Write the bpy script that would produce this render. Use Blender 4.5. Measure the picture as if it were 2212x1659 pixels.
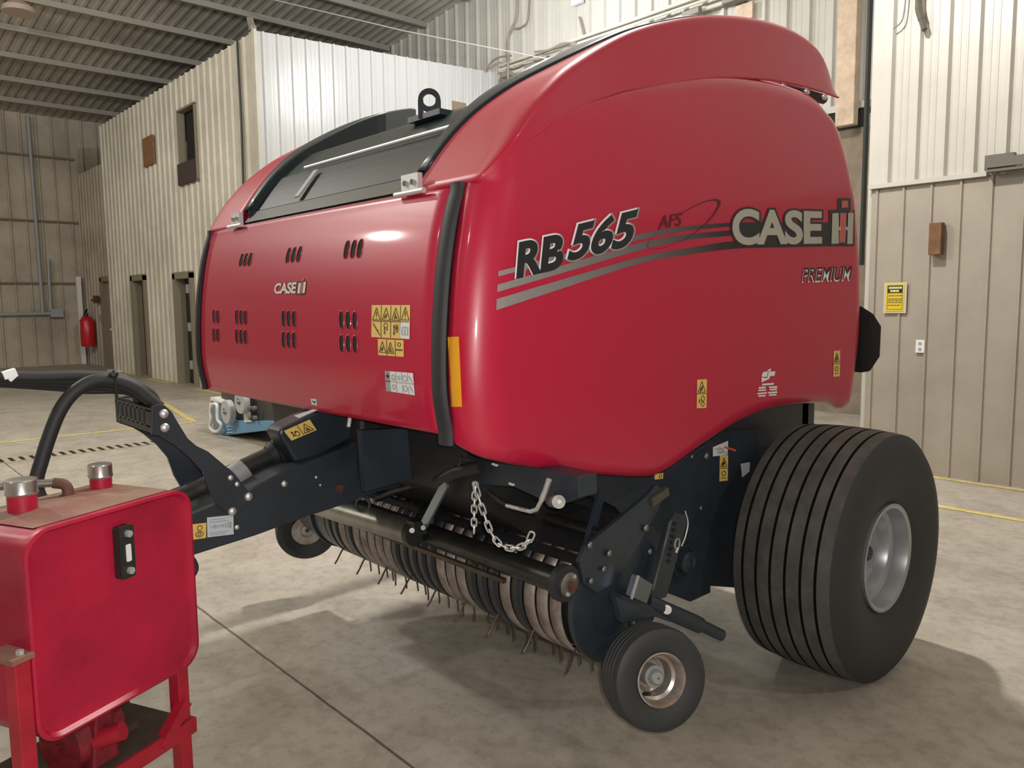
import bpy, bmesh, math, random
import numpy as np
from mathutils import Vector, Matrix
random.seed(7)
for o in list(bpy.data.objects): bpy.data.objects.remove(o)
S = bpy.context.scene
COL = S.collection
V = Vector
# ------------------------------------------------------------------ camera
F, CX, CY, H = 1700.0, 1106.0, 829.5, 1.65
VA, VZ = (-430, 675.0), (1295, 17300.0)
def _d(p): return np.array([p[0]-CX, p[1]-CY, F])/np.linalg.norm([p[0]-CX, p[1]-CY, F])
ez = -_d(VZ); ex = -_d(VA); ex = ex-ez*(ex@ez); ex /= np.linalg.norm(ex); ey = np.cross(ez, ex)
C0 = np.array([0, 0, H])
def ray(px, py):
    v = np.array([px-CX, py-CY, F]); return np.array([v@ex, v@ey, v@ez])
def onx(px, py, X): r = ray(px, py); return V(C0+r*(X/r[0]))
def ony(px, py, Y): r = ray(px, py); return V(C0+r*(Y/r[1]))
def onz(px, py, Z): r = ray(px, py); return V(C0+r*((Z-H)/r[2]))
cam_d = bpy.data.cameras.new('camera'); cam = bpy.data.objects.new('camera', cam_d); COL.objects.link(cam)
right = (ex[0], ey[0], ez[0]); down = (ex[1], ey[1], ez[1]); fwd = (ex[2], ey[2], ez[2])
cam.matrix_world = Matrix(((right[0], -down[0], -fwd[0], 0), (right[1], -down[1], -fwd[1], 0),
                           (right[2], -down[2], -fwd[2], H), (0, 0, 0, 1)))
cam_d.sensor_width = 36; cam_d.lens = F*36/2212; cam_d.clip_start = .05; cam_d.clip_end = 200
S.camera = cam
# ------------------------------------------------------------------ world, lamps, exposure
w = bpy.data.worlds.new('world'); S.world = w; w.use_nodes = True
w.node_tree.nodes['Background'].inputs[0].default_value = (.55, .6, .7, 1)
w.node_tree.nodes['Background'].inputs[1].default_value = 0.0
S.view_settings.view_transform = 'Standard'; S.view_settings.look = 'None'
S.view_settings.gamma = 1; S.view_settings.use_curve_mapping = False
S.view_settings.exposure = 0.0
def lamp(name, loc, power, col=(1, .95, .86), r=.18):
    l = bpy.data.lights.new(name, 'POINT'); l.energy = power; l.color = col; l.shadow_soft_size = r
    o = bpy.data.objects.new(name, l); o.location = loc; COL.objects.link(o)
lamp('high_bay_lamp_corner', (-9.5, 8.7, 6.3), 430, (.95, .98, 1), .2)
lamp('high_bay_lamp_over', (-3.4, 4.15, 6.0), 1060, (1, .96, .90), .12)
lamp('high_bay_lamp_side', (5.2, 3.6, 6.2), 330, (1, .94, .86), .15)
lamp('high_bay_lamp_left', (-14.2, -5.6, 6.6), 850, (1, .96, .88), .2)
lamp('fill_lamp_behind', (-1.0, -8.5, 6.4), 200, (1, .94, .86), .2)  # added fill light behind the camera, no fixture there
lamp('fill_lamp_middle', (-9.5, -1.2, 6.6), 950, (1, .97, .91), .2)  # added fill light to brighten the floor on the left
lamp('phone_flash', (.03, .02, 1.69), 135, (1, .97, .94), .015)
# ------------------------------------------------------------------ materials
MATS = {}
def mat(name, col, rough=.5, metal=0, coat=0, noise=0, nscale=8, bump=0, bscale=60, col2=None, spec=.5, trans=0):
    if name in MATS: return MATS[name]
    m = bpy.data.materials.new(name); m.use_nodes = True; nt = m.node_tree; b = nt.nodes['Principled BSDF']
    b.inputs['Base Color'].default_value = (*col, 1); b.inputs['Roughness'].default_value = rough
    b.inputs['Metallic'].default_value = metal; b.inputs['Coat Weight'].default_value = coat
    b.inputs['Specular IOR Level'].default_value = spec
    b.inputs['Coat Roughness'].default_value = .08
    if noise or bump or col2:
        tc = nt.nodes.new('ShaderNodeTexCoord')
    if noise or col2:
        n = nt.nodes.new('ShaderNodeTexNoise'); n.inputs['Scale'].default_value = nscale; n.inputs['Detail'].default_value = 6
        n.inputs['Roughness'].default_value = .65
        nt.links.new(tc.outputs['Object'], n.inputs['Vector'])
        r = nt.nodes.new('ShaderNodeValToRGB')
        c2 = col2 or tuple(max(0, c*(1-noise)) for c in col)
        r.color_ramp.elements[0].position = .35; r.color_ramp.elements[0].color = (*c2, 1)
        r.color_ramp.elements[1].position = .65; r.color_ramp.elements[1].color = (*col, 1)
        nt.links.new(n.outputs[0], r.inputs[0]); nt.links.new(r.outputs[0], b.inputs['Base Color'])
    if bump:
        n2 = nt.nodes.new('ShaderNodeTexNoise'); n2.inputs['Scale'].default_value = bscale
        nt.links.new(tc.outputs['Object'], n2.inputs['Vector'])
        bp = nt.nodes.new('ShaderNodeBump'); bp.inputs['Strength'].default_value = bump; bp.inputs['Distance'].default_value = .01
        nt.links.new(n2.outputs[0], bp.inputs['Height']); nt.links.new(bp.outputs[0], b.inputs['Normal'])
    MATS[name] = m; return m
RED = mat('baler_red_paint', (.46, .007, .042), .38, coat=.35)
TRED = mat('tank_red_paint', (.44, .008, .040), .42, noise=.35, nscale=3, bump=.08, bscale=25)
FRED = mat('frame_red_paint', (.42, .012, .03), .45, noise=.3, nscale=9)
BLK = mat('black_paint', (.028, .038, .050), .38, noise=.3, nscale=6)
BLK2 = mat('dirty_black_steel', (.011, .012, .015), .5, col2=(.020, .018, .017), nscale=9)
PLA = mat('black_plastic', (.017, .020, .018), .48)
HOOD = mat('hood_plastic', (.010, .022, .026), .35)
MESHB = mat('dark_mesh_screen', (.006, .012, .015), .4)
RUB = mat('rubber', (.022, .024, .026), .6)
TYR = mat('tyre_rubber', (.060, .061, .057), .75, col2=(.105, .100, .088), nscale=10, bump=.15, bscale=90)
TYRD = mat('tyre_rubber_small', (.032, .034, .036), .6)
GRV = mat('tyre_groove_shade', (.010, .010, .010), .9, spec=.1)  # near-black, so the shade inside the tread grooves is painted in
RIM = mat('silver_rim_paint', (.40, .41, .43), .35, metal=.55)
STEEL = mat('worn_steel', (.34, .33, .31), .48, metal=.9, noise=.5, nscale=14)
PIPE = mat('dark_worn_pipe', (.075, .072, .065), .33, metal=.75, noise=.5, nscale=7)
GALV = mat('zinc_plated', (.66, .67, .66), .5, metal=.75)
ZBLUE = mat('blue_zinc_bar', (.28, .34, .37), .35, metal=.8)
CHROME = mat('chrome', (.78, .78, .77), .15, metal=1)
BAND = mat('stripper_band_steel', (.40, .37, .35), .5, metal=.45, col2=(.20, .15, .12), nscale=11)
BANDD = mat('stripper_band_black', (.03, .033, .04), .35, metal=.3)
TINE = mat('spring_tine_steel', (.10, .08, .06), .5, metal=.6)
YEL = mat('yellow_sticker', (.74, .54, .15), .5)
AMB = mat('amber_reflector', (.75, .34, .012), .35)
WHT = mat('white_sticker', (.72, .74, .74), .5)
INK = mat('black_ink', (.012, .010, .010), .5)
INKY = mat('sticker_print', (.11, .055, .01), .5)
INKG = mat('grey_print', (.33, .34, .34), .5)
GDEC = mat('grey_decal', (.30, .28, .25), .5)
LDEC = mat('pale_grey_decal', (.42, .40, .34), .5)
WDEC = mat('white_decal', (.80, .80, .80), .45)
PINK = mat('logo_red_decal', (.50, .11, .10), .5)
LINEY = mat('floor_yellow_paint', (.72, .58, .20), .7, noise=.35, nscale=12)
WHITEW = mat('white_steel_sheet', (.52, .50, .455), .34, noise=.12, nscale=1.3)
BRIGHTW = mat('new_white_sheet', (.54, .54, .535), .3)
BEIGE = mat('beige_steel_sheet', (.36, .32, .265), .45, noise=.16, nscale=1.6)
OLDW = mat('aged_white_sheet', (.62, .585, .49), .45, noise=.25, nscale=.9)
DARKW = mat('grimy_tan_sheet', (.50, .44, .35), .5, noise=.35, nscale=.8)
SEAM = mat('dirty_sheet_seam', (.16, .13, .09), .7)
ROOF = mat('roof_sheet', (.55, .51, .44), .5, noise=.3, nscale=.5)
PURL = mat('roof_purlin', (.30, .28, .24), .7)
WOOD = mat('pine_wood', (.66, .51, .38), .7, noise=.3, nscale=7)
OSB = mat('brown_board', (.30, .15, .065), .8, noise=.4, nscale=20)
FRAME = mat('olive_door_frame', (.24, .21, .15), .5)
DOORM = mat('taupe_door', (.30, .25, .19), .5)
DARK = mat('dark_interior', (.012, .012, .013), .9)
GLASS = mat('dirty_pane', (.42, .40, .36), .25)
WPLA = mat('white_plastic', (.72, .72, .69), .4)
BLUE = mat('blue_plastic', (.115, .26, .42), .4)
GREYP = mat('grey_plastic', (.33, .35, .36), .5)
EXT = mat('extinguisher_red', (.50, .012, .02), .3)
CABLE = mat('grey_cable', (.22, .20, .17), .6)
RUST = mat('rusty_iron', (.13, .055, .035), .7, noise=.5, nscale=20)
DIRT = mat('oily_tray', (.075, .052, .038), .6, noise=.4, nscale=9)
ORG = mat('orange_plastic', (.8, .10, .04), .5)

def floor_mat():
    m = bpy.data.materials.new('concrete_floor'); m.use_nodes = True; nt = m.node_tree; N = nt.nodes; L = nt.links
    b = N['Principled BSDF']; b.inputs['Roughness'].default_value = .55; b.inputs['Specular IOR Level'].default_value = .35
    tc = N.new('ShaderNodeTexCoord')
    def noise(scale, det=6, rough=.6):
        n = N.new('ShaderNodeTexNoise'); n.inputs['Scale'].default_value = scale; n.inputs['Detail'].default_value = det
        n.inputs['Roughness'].default_value = rough; L.new(tc.outputs['Object'], n.inputs['Vector']); return n.outputs[0]
    def ramp(src, a, ca, b_, cb):
        r = N.new('ShaderNodeValToRGB'); r.color_ramp.elements[0].position = a; r.color_ramp.elements[0].color = (*ca, 1)
        r.color_ramp.elements[1].position = b_; r.color_ramp.elements[1].color = (*cb, 1); L.new(src, r.inputs[0]); return r.outputs[0]
    def mul(a, c, f=1):
        x = N.new('ShaderNodeMix'); x.data_type = 'RGBA'; x.blend_type = 'MULTIPLY'; x.inputs[0].default_value = f
        L.new(a, x.inputs[6]); L.new(c, x.inputs[7]); return x.outputs[2]
    base = ramp(noise(.9), .3, (.36, .325, .275), .7, (.46, .42, .36))
    base = mul(base, ramp(noise(3.2), .38, (.70, .68, .65), .58, (1, 1, 1)), .55)
    base = mul(base, ramp(noise(14), .40, (.62, .58, .52), .52, (1, 1, 1)), .35)
    base = mul(base, ramp(noise(60, 3), .33, (.55, .5, .45), .42, (1, 1, 1)), .3)
    # saw-cut joint along X at y = 1.50 and one along Y
    sx = N.new('ShaderNodeSeparateXYZ'); L.new(tc.outputs['Object'], sx.inputs[0])
    wob = N.new('ShaderNodeMath'); wob.operation = 'MULTIPLY_ADD'; L.new(noise(5), wob.inputs[0]); wob.inputs[1].default_value = .012
    L.new(sx.outputs[1], wob.inputs[2])
    def line(src, pos, hw):
        s = N.new('ShaderNodeMath'); s.operation = 'SUBTRACT'; L.new(src, s.inputs[0]); s.inputs[1].default_value = pos
        a = N.new('ShaderNodeMath'); a.operation = 'ABSOLUTE'; L.new(s.outputs[0], a.inputs[0])
        return ramp(a.outputs[0], hw*.6, (.30, .26, .20), hw, (1, 1, 1))
    base = mul(base, line(wob.outputs[0], 1.508, .008))
    L.new(base, b.inputs['Base Color'])
    bp = N.new('ShaderNodeBump'); bp.inputs['Strength'].default_value = .08; L.new(noise(40), bp.inputs['Height']); L.new(bp.outputs[0], b.inputs['Normal'])
    return m
FLOOR = floor_mat()
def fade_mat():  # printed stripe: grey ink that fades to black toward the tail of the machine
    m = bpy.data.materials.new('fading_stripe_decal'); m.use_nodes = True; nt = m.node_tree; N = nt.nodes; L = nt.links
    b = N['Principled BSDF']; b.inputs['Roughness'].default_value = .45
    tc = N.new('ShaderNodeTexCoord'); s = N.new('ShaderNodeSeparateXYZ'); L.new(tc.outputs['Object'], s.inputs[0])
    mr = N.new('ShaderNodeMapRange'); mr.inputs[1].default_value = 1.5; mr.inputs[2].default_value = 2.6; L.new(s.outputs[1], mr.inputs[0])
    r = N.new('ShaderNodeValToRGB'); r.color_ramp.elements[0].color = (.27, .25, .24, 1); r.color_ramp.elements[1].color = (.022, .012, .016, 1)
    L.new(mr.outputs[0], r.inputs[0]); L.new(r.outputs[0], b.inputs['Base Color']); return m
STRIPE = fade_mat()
# ------------------------------------------------------------------ mesh helpers
class MB:
    def __init__(s): s.v = []; s.f = []
    def add(s, vs, fs):
        n = len(s.v); s.v += [V(p) for p in vs]; s.f += [tuple(i+n for i in f) for f in fs]; return s
    def box(s, a, b):
        x0, y0, z0 = a; x1, y1, z1 = b
        return s.add([(x0, y0, z0), (x1, y0, z0), (x1, y1, z0), (x0, y1, z0), (x0, y0, z1), (x1, y0, z1), (x1, y1, z1), (x0, y1, z1)],
                     [(0, 3, 2, 1), (4, 5, 6, 7), (0, 1, 5, 4), (1, 2, 6, 5), (2, 3, 7, 6), (3, 0, 4, 7)])
    def bar(s, p, q, wd, th, up=(0, 0, 1)):
        p = V(p); q = V(q); d = (q-p).normalized(); sd = d.cross(V(up))
        sd = sd.normalized() if sd.length > 1e-4 else d.orthogonal().normalized(); u = sd.cross(d)
        sd = sd*wd/2; u = u*th/2
        return s.add([p-sd-u, p+sd-u, p+sd+u, p-sd+u, q-sd-u, q+sd-u, q+sd+u, q-sd+u],
                     [(0, 3, 2, 1), (4, 5, 6, 7), (0, 1, 5, 4), (1, 2, 6, 5), (2, 3, 7, 6), (3, 0, 4, 7)])
    def tube(s, pts, r, n=10, closed=False):
        pts = [V(p) for p in pts]; rs = r if isinstance(r, (list, tuple)) else [r]*len(pts)
        up = None; rings = []
        for i, p in enumerate(pts):
            a = pts[i-1] if (i or closed) else p; b = pts[(i+1) % len(pts)] if (i < len(pts)-1 or closed) else p
            t = (b-a).normalized()
            up = t.orthogonal().normalized() if up is None else (up-t*up.dot(t)).normalized()
            w_ = t.cross(up)
            rings.append([p+(up*math.cos(2*math.pi*k/n)+w_*math.sin(2*math.pi*k/n))*rs[i] for k in range(n)])
        vs = [v for R in rings for v in R]; m = len(rings); fs = []
        for i in range(m if closed else m-1):
            for k in range(n):
                j = (i+1) % m; fs.append((i*n+k, i*n+(k+1) % n, j*n+(k+1) % n, j*n+k))
        if not closed: fs += [tuple(range(n))[::-1], tuple((m-1)*n+k for k in range(n))]
        return s.add(vs, fs)
    def cyl(s, p, q, r, r2=None, n=20): return s.tube([p, q], [r, r if r2 is None else r2], n)
    def lathe(s, prof, c, axis, n=40, closed=True):   # prof [(along axis, radius)]
        c = V(c); a = V(axis).normalized(); u = a.orthogonal().normalized(); w_ = a.cross(u)
        vs = []; m = len(prof)
        for t, r in prof:
            vs += [c+a*t+(u*math.cos(2*math.pi*k/n)+w_*math.sin(2*math.pi*k/n))*r for k in range(n)]
        fs = []
        for i in range(m if closed else m-1):
            j = (i+1) % m
            for k in range(n): fs.append((i*n+k, i*n+(k+1) % n, j*n+(k+1) % n, j*n+k))
        return s.add(vs, fs)
    def prism(s, poly, ext):
        e = V(ext); n = len(poly); vs = [V(p) for p in poly]+[V(p)+e for p in poly]
        return s.add(vs, [tuple(range(n)), tuple(range(2*n-1, n-1, -1))]+[(i, i+n, (i+1) % n+n, (i+1) % n) for i in range(n)])
    def face(s, poly): return s.add(poly, [tuple(range(len(poly)))])
    def grid(s, fn, nu, nv):
        vs = [fn(i/nu, j/nv) for i in range(nu+1) for j in range(nv+1)]
        return s.add(vs, [(i*(nv+1)+j, (i+1)*(nv+1)+j, (i+1)*(nv+1)+j+1, i*(nv+1)+j+1) for i in range(nu) for j in range(nv)])
    def sphere(s, c, r, n=10, sc=(1, 1, 1)):
        c = V(c); m = n//2+1
        return s.grid(lambda a, b: c+V((r*sc[0]*math.sin(math.pi*b)*math.cos(2*math.pi*a), r*sc[1]*math.sin(math.pi*b)*math.sin(2*math.pi*a), r*sc[2]*math.cos(math.pi*b))), n, m)
def put(o, **kw):
    for k, v in kw.items():
        if v is not None: o[k] = v
    return o
def obj(name, mb, m, parent=None, smooth=0, bevel=0, label=None, cat=None, group=None, kind=None, solid=0, weld=False):
    me = bpy.data.meshes.new(name)
    loc = V((0, 0, 0))
    if parent is None and mb.v and kind != 'structure':
        xs = [p.x for p in mb.v]; ys = [p.y for p in mb.v]; zs = [p.z for p in mb.v]
        loc = V(((min(xs)+max(xs))/2, (min(ys)+max(ys))/2, min(zs)))
    me.from_pydata([tuple(p-loc) for p in mb.v], [], mb.f)
    bm = bmesh.new(); bm.from_mesh(me)
    if weld: bmesh.ops.remove_doubles(bm, verts=bm.verts, dist=1e-5)
    bmesh.ops.recalc_face_normals(bm, faces=bm.faces); bm.to_mesh(me); bm.free()
    o = bpy.data.objects.new(name, me); COL.objects.link(o); o.location = loc
    if m: me.materials.append(m)
    if smooth:
        for p in me.polygons: p.use_smooth = True
        me.set_sharp_from_angle(angle=math.radians(smooth))
    if solid:
        md = o.modifiers.new('thickness', 'SOLIDIFY'); md.thickness = solid; md.offset = 0
    if bevel:
        md = o.modifiers.new('bevel', 'BEVEL'); md.width = bevel; md.segments = 2; md.limit_method = 'ANGLE'
    if parent is not None:
        o.parent = parent
        if parent.type == 'EMPTY': o.matrix_parent_inverse = Matrix.Translation(-parent.location)
        elif parent.parent is None: o.matrix_parent_inverse = Matrix.Translation(-parent.location)
    return put(o, label=label, category=cat, group=group, kind=kind)
def thing(name, loc, label, cat, group=None):
    o = bpy.data.objects.new(name, None); o.location = loc; o.empty_display_size = .1; COL.objects.link(o)
    return put(o, label=label, category=cat, group=group)
def lerp(xs, ys, x): return float(np.interp(x, xs, ys))
def smooth_curve(pts, n):
    P = [V((p[0], p[1], 0)) for p in pts]; d = [0]
    for a, b in zip(P, P[1:]): d.append(d[-1]+(b-a).length)
    out = []
    for k in range(n+1):
        t = d[-1]*k/n; i = max(0, min(len(P)-2, int(np.searchsorted(d, t))-1)); u = (t-d[i])/(d[i+1]-d[i])
        p1, p2 = P[i], P[i+1]; p0 = P[i-1] if i else p1*2-p2; p3 = P[i+2] if i+2 < len(P) else p2*2-p1
        q = .5*((2*p1)+(p2-p0)*u+(2*p0-5*p1+4*p2-p3)*u*u+(3*p1-p0-3*p2+p3)*u**3); out.append((q.x, q.y))
    return out
def spline3(pts, n=6):
    P = [V(p) for p in pts]; out = []
    for i in range(len(P)-1):
        p1, p2 = P[i], P[i+1]; p0 = P[i-1] if i else p1*2-p2; p3 = P[i+2] if i+2 < len(P) else p2*2-p1
        for k in range(n):
            u = k/n; out.append(.5*((2*p1)+(p2-p0)*u+(2*p0-5*p1+4*p2-p3)*u*u+(3*p1-p0-3*p2+p3)*u**3))
    return out+[P[-1]]
def text_shape(txt, offset=.0, shear=.0, space=1.0):
    c = bpy.data.curves.new('txt', 'FONT'); c.body = txt; c.size = 1; c.offset = offset; c.shear = shear; c.space_character = space
    c.resolution_u = 6
    o = bpy.data.objects.new('txt', c); COL.objects.link(o)
    me = bpy.data.meshes.new_from_object(o.evaluated_get(bpy.context.evaluated_depsgraph_get()))
    vs = [(v.co.x, v.co.y) for v in me.vertices]; fs = [tuple(p.vertices) for p in me.polygons]
    bpy.data.objects.remove(o); bpy.data.curves.remove(c); bpy.data.meshes.remove(me)
    return vs, fs
def quad_map(q, mp):   # q: TL, TR, BR, BL pixels; (a,b) in 0..1, b up
    tl, tr, br, bl = q
    def f(a, b, e=0):
        x = (bl[0]*(1-a)+br[0]*a)*(1-b)+(tl[0]*(1-a)+tr[0]*a)*b; y = (bl[1]*(1-a)+br[1]*a)*(1-b)+(tl[1]*(1-a)+tr[1]*a)*b
        return mp(x, y, e)
    return f
def text_mb(txt, fm, eps, offset=0, shear=0, box=(0, 0, 1, 1), ref=None, dx=0, dy=0, space=1.0):
    vs, fs = text_shape(txt, offset, shear, space); rv = text_shape(*ref)[0] if ref else vs
    x0 = min(v[0] for v in rv); x1 = max(v[0] for v in rv); y0 = min(v[1] for v in rv); y1 = max(v[1] for v in rv)
    return MB().add([fm(box[0]+(box[2]-box[0])*((v[0]-x0)/(x1-x0)+dx), box[1]+(box[3]-box[1])*((v[1]-y0)/(y1-y0)+dy), eps) for v in vs], fs)
# ------------------------------------------------------------------ room shell
def roof_z(x): return 7.05+.1*(x+25.8)
def ribbed(name, p0, along, nrm, length, z1, m, pitch=.25, h=.04, bw=.075, holes=(), z0=0.0, minor=.004, start=0.0, mid=2):
    p0 = V(p0); a = V(along); n = V(nrm); prof = []; s = -start
    while s < length:
        prof += [(s, 0), (s+bw*.22, h), (s+bw*.72, h), (s+bw, 0)]
        for k in range(1, mid+1):
            c = s+bw+(pitch-bw)*k/(mid+1); prof += [(c-.012, 0), (c-.006, minor), (c+.006, minor), (c+.012, 0)]
        s += pitch
    prof = [(x, y) for x, y in prof if 0 <= x <= length]; prof = [(0, 0)]+prof+[(length, 0)]
    cuts = sorted({e for q in holes for e in q[:2]})
    full = []
    for (x, y), (x2, y2) in zip(prof, prof[1:]):
        full.append((x, y))
        for c in cuts:
            if x < c < x2: full.append((c, y+(y2-y)*(c-x)/(x2-x)))
    full.append(prof[-1]); mb = MB()
    for (x, y), (x2, y2) in zip(full, full[1:]):
        if x2-x < 1e-6: continue
        xm = (x+x2)/2; zs = [(z0, None)]
        spans = []; cur = z0
        for q in sorted([q for q in holes if q[0] < xm < q[1]], key=lambda q: q[2]):
            if q[2] > cur: spans.append((cur, q[2], False))
            cur = q[3]
        spans.append((cur, None, True))
        A = p0+a*x+n*y; B = p0+a*x2+n*y2
        for lo, hi, top in spans:
            ha = hi if not top else (z1(A) if callable(z1) else z1); hb = hi if not top else (z1(B) if callable(z1) else z1)
            mb.add([(A.x, A.y, lo), (B.x, B.y, lo), (B.x, B.y, hb), (A.x, A.y, ha)], [(0, 1, 2, 3)])
    return obj(name, mb, m, kind='structure', weld=True)
def st(name, mb, m, **k): return obj(name, mb, m, kind='structure', **k)
fl = MB().box((-26.5, -14, -.12), (12.5, 12, 0)); st('floor', fl, FLOOR)
BX, BY, RY, KY, BT = -13.0, 6.0, 7.79, 11.27, 6.22
# openings in the inner building's long face, measured along +X from X=-22.2
def hole(x0, x1, z0, z1): return (x0+22.2, x1+22.2, z0, z1)
HO = [hole(-20.30, -19.30, 0, 2.38), hole(-17.40, -16.36, 0, 2.34), hole(-16.67, -15.78, 4.12, 5.56)]
ribbed('wall_inner_front', (-22.2, BY, 0), (1, 0, 0), (0, -1, 0), 22.2+BX, BT, OLDW, .30, .035, .08, HO, mid=1)
ribbed('wall_inner_side', (BX, BY, 0), (0, 1, 0), (1, 0, 0), KY-BY, lambda p: BT+.05*(p.y-BY), BRIGHTW, .265, .032, .06, start=-.10)
st('trim_1', MB().box((BX-.06, BY-.05, 0), (BX+.05, BY+.0, BT+.01)), OLDW)
st('ceiling_light_block', MB().box((-22.2, BY+.05, BT-.1), (BX-.02, KY, BT-.05)), DARK)  # unseen lid added to keep lamp light out of the inner building
ribbed('wall_recess', (-25.8, 6.25, 0), (1, 0, 0), (0, -1, 0), 3.6, 5.45, DARKW, .30, .03, .07, [(25.8-23.86, 25.8-22.62, 0, 2.46)], mid=1)
ribbed('wall_back', (-25.8, KY, 0), (1, 0, 0), (0, -1, 0), 22.4, lambda p: roof_z(p.x), WHITEW, .36, .05, .085)
ribbed('wall_right', (-3.42, RY, 2.70), (1, 0, 0), (0, -1, 0), 15.42, lambda p: roof_z(p.x), WHITEW, .246, .042, .066, z0=2.70, start=-.10)
ribbed('wall_right_lower', (-3.42, RY-.03, 0), (1, 0, 0), (0, -1, 0), 15.42, 2.71, BEIGE, .246, .018, .032, start=-.04, mid=0)
st('wall_jog', MB().box((-3.47, RY, 0), (-3.42, KY, 9.2)), WHITEW)
st('trim_2', MB().box((-3.44, RY-.075, 2.695), (-2.42, RY-.0, 2.735)), WHITEW)
ribbed('wall_left', (-25.8, -14, 0), (0, 1, 0), (1, 0, 0), 25.27, 7.10, DARKW, .385, .05, .07, mid=0)
st('wall_front', MB().box((-26, -14.1, 0), (12.5, -14, 11)), BEIGE)
st('wall_far_right', MB().box((12, -14, 0), (12.1, 12, 11)), BEIGE)
mb = MB(); n = 38*3
for i in range(114):   # roof sheet, ribs run across the purlins
    y0 = -14+i*(25.4/114); y1 = y0+25.4/114
    for a, b, za, zb in ((y0, y0+.04, 0, -.011), (y0+.04, y0+.08, -.011, -.011), (y0+.08, y0+.12, -.011, 0), (y0+.13, y1, 0, 0)):
        mb.add([(-26, a, roof_z(-26)+za), (12.2, a, roof_z(12.2)+za), (12.2, b, roof_z(12.2)+zb), (-26, b, roof_z(-26)+zb)], [(0, 1, 2, 3)])
st('ceiling', mb, ROOF, weld=True)
for i, x in enumerate(np.arange(-24.6, 6, 1.55)):
    z = roof_z(x); st('trim_%d' % (10+i), MB().box((x-.04, -14, z-.13), (x+.04, KY-.06, z-.01)), PURL)
for i, z in enumerate((2.35, 4.1, 5.9)):
    st('trim_%d' % (40+i), MB().box((-25.80, -14, z-.03), (-25.74, 6.2, z+.03)), SEAM)
# lower part of back wall: timber framed bay
st('wall_bay', MB().box((-5.9, KY-.16, 0), (-3.48, KY-.1, 4.02)), mat('dull_bay_board', (.26, .21, .15), .8, noise=.3, nscale=4))
st('trim_3', MB().box((-6.2, KY-.2, 4.27), (-4.95, KY-.06, 4.36)), WHITEW)
st('trim_4', MB().box((-6.2, KY-.18, 4.02), (-5.05, KY-.10, 4.27)), DARK)
# floor markings
def fl_line(name, pts, wd=.09, m=LINEY):
    mb = MB()
    for p, q in zip(pts, pts[1:]):
        p = V(p); q = V(q); d = (q-p).normalized(); s = V((-d.y, d.x, 0))*wd/2
        mb.add([p+s+V((0, 0, .003)), p-s+V((0, 0, .003)), q-s+V((0, 0, .003)), q+s+V((0, 0, .003))], [(0, 1, 2, 3)])
    st(name, mb, m)
fl_line('trim_5', [(-3.4, 7.66, 0), (10, 7.66, 0)], .07)
fl_line('trim_6', [(-4.2, 6.62, 0), (10, 6.55, 0)], .08)
fl_line('trim_7', [(-16.6, 4.95, 0), (-11.35, 4.07, 0), (-11.45, -6, 0)], .09)
fl_line('trim_8', [(-9.9, 4.05, 0), (-5.2, 4.05, 0)], .10)
fl_line('trim_9', [(-22.0, 5.9, 0), (-20.4, 5.86, 0)], .1); fl_line('trim_60', [(-19.2, 5.84, 0), (-17.5, 5.80, 0)], .1)
fl_line('trim_61', [(-15.9, 5.78, 0), (-13.2, 5.75, 0)], .1)
# doors
def door(n, x0, x1, y, zt, leaf=None, open_=True):
    mb = MB(); t = .11
    mb.box((x0-t*.3, y-.06, 0), (x0+t, y+.16, zt)); mb.box((x1-t, y-.06, 0), (x1+t*.3, y+.16, zt)); mb.box((x0-t*.3, y-.06, zt-t), (x1+t*.3, y+.16, zt+.03))
    f = st('door_%d' % n, mb, FRAME)
    return f
d1 = door(1, -20.30, -19.30, BY, 2.38)
obj('door_leaf', MB().box((-20.17, BY+.17, .01), (-20.12, BY+.42, 2.26)), DOORM, d1)
d2 = door(2, -17.40, -16.36, BY, 2.34)
lf = obj('door_leaf', MB().box((-17.20, BY+.14, .01), (-16.93, BY+.19, 2.22)), PLA, d2)
mb = MB().box((-16.90, BY+.10, .05), (-16.84, BY+.16, 2.20)); obj('door_edge', mb, GREYP, d2)
for z in (.42, 1.22, 2.02): obj('hinge', MB().box((-16.97, BY+.05, z-.09), (-16.80, BY+.10, z+.09)), GALV, d2)
d3 = door(3, -23.86, -22.62, 6.25, 2.46)
lf = obj('door_leaf', MB().box((-23.75, 6.31, .01), (-22.73, 6.36, 2.35)), DOORM, d3)
obj('door_pane', MB().box((-23.35, 6.29, 1.30), (-22.85, 6.31, 2.22)), GLASS, d3)
obj('door_knob', MB().sphere((-23.32, 6.26, 1.05), .045), GALV, d3)
st('window_1', MB().box((-16.67, BY+.12, 4.12), (-15.78, BY+.16, 5.56)), DARK)
w1 = bpy.data.objects['window_1']
mb = MB(); mb.box((-16.70, BY-.05, 4.09), (-15.75, BY+.1, 4.13)); mb.box((-16.70, BY-.05, 5.55), (-15.75, BY+.1, 5.59)); mb.box((-16.70, BY-.05, 4.12), (-16.66, BY+.1, 5.56)); mb.box((-15.79, BY-.05, 4.12), (-15.75, BY+.1, 5.56))
obj('window_frame', mb, FRAME, w1)
obj('window_board', MB().box((-16.72, BY-.08, 4.10), (-15.80, BY-.05, 4.52)), mat('dark_board', (.055, .04, .035), .8), w1)
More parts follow.
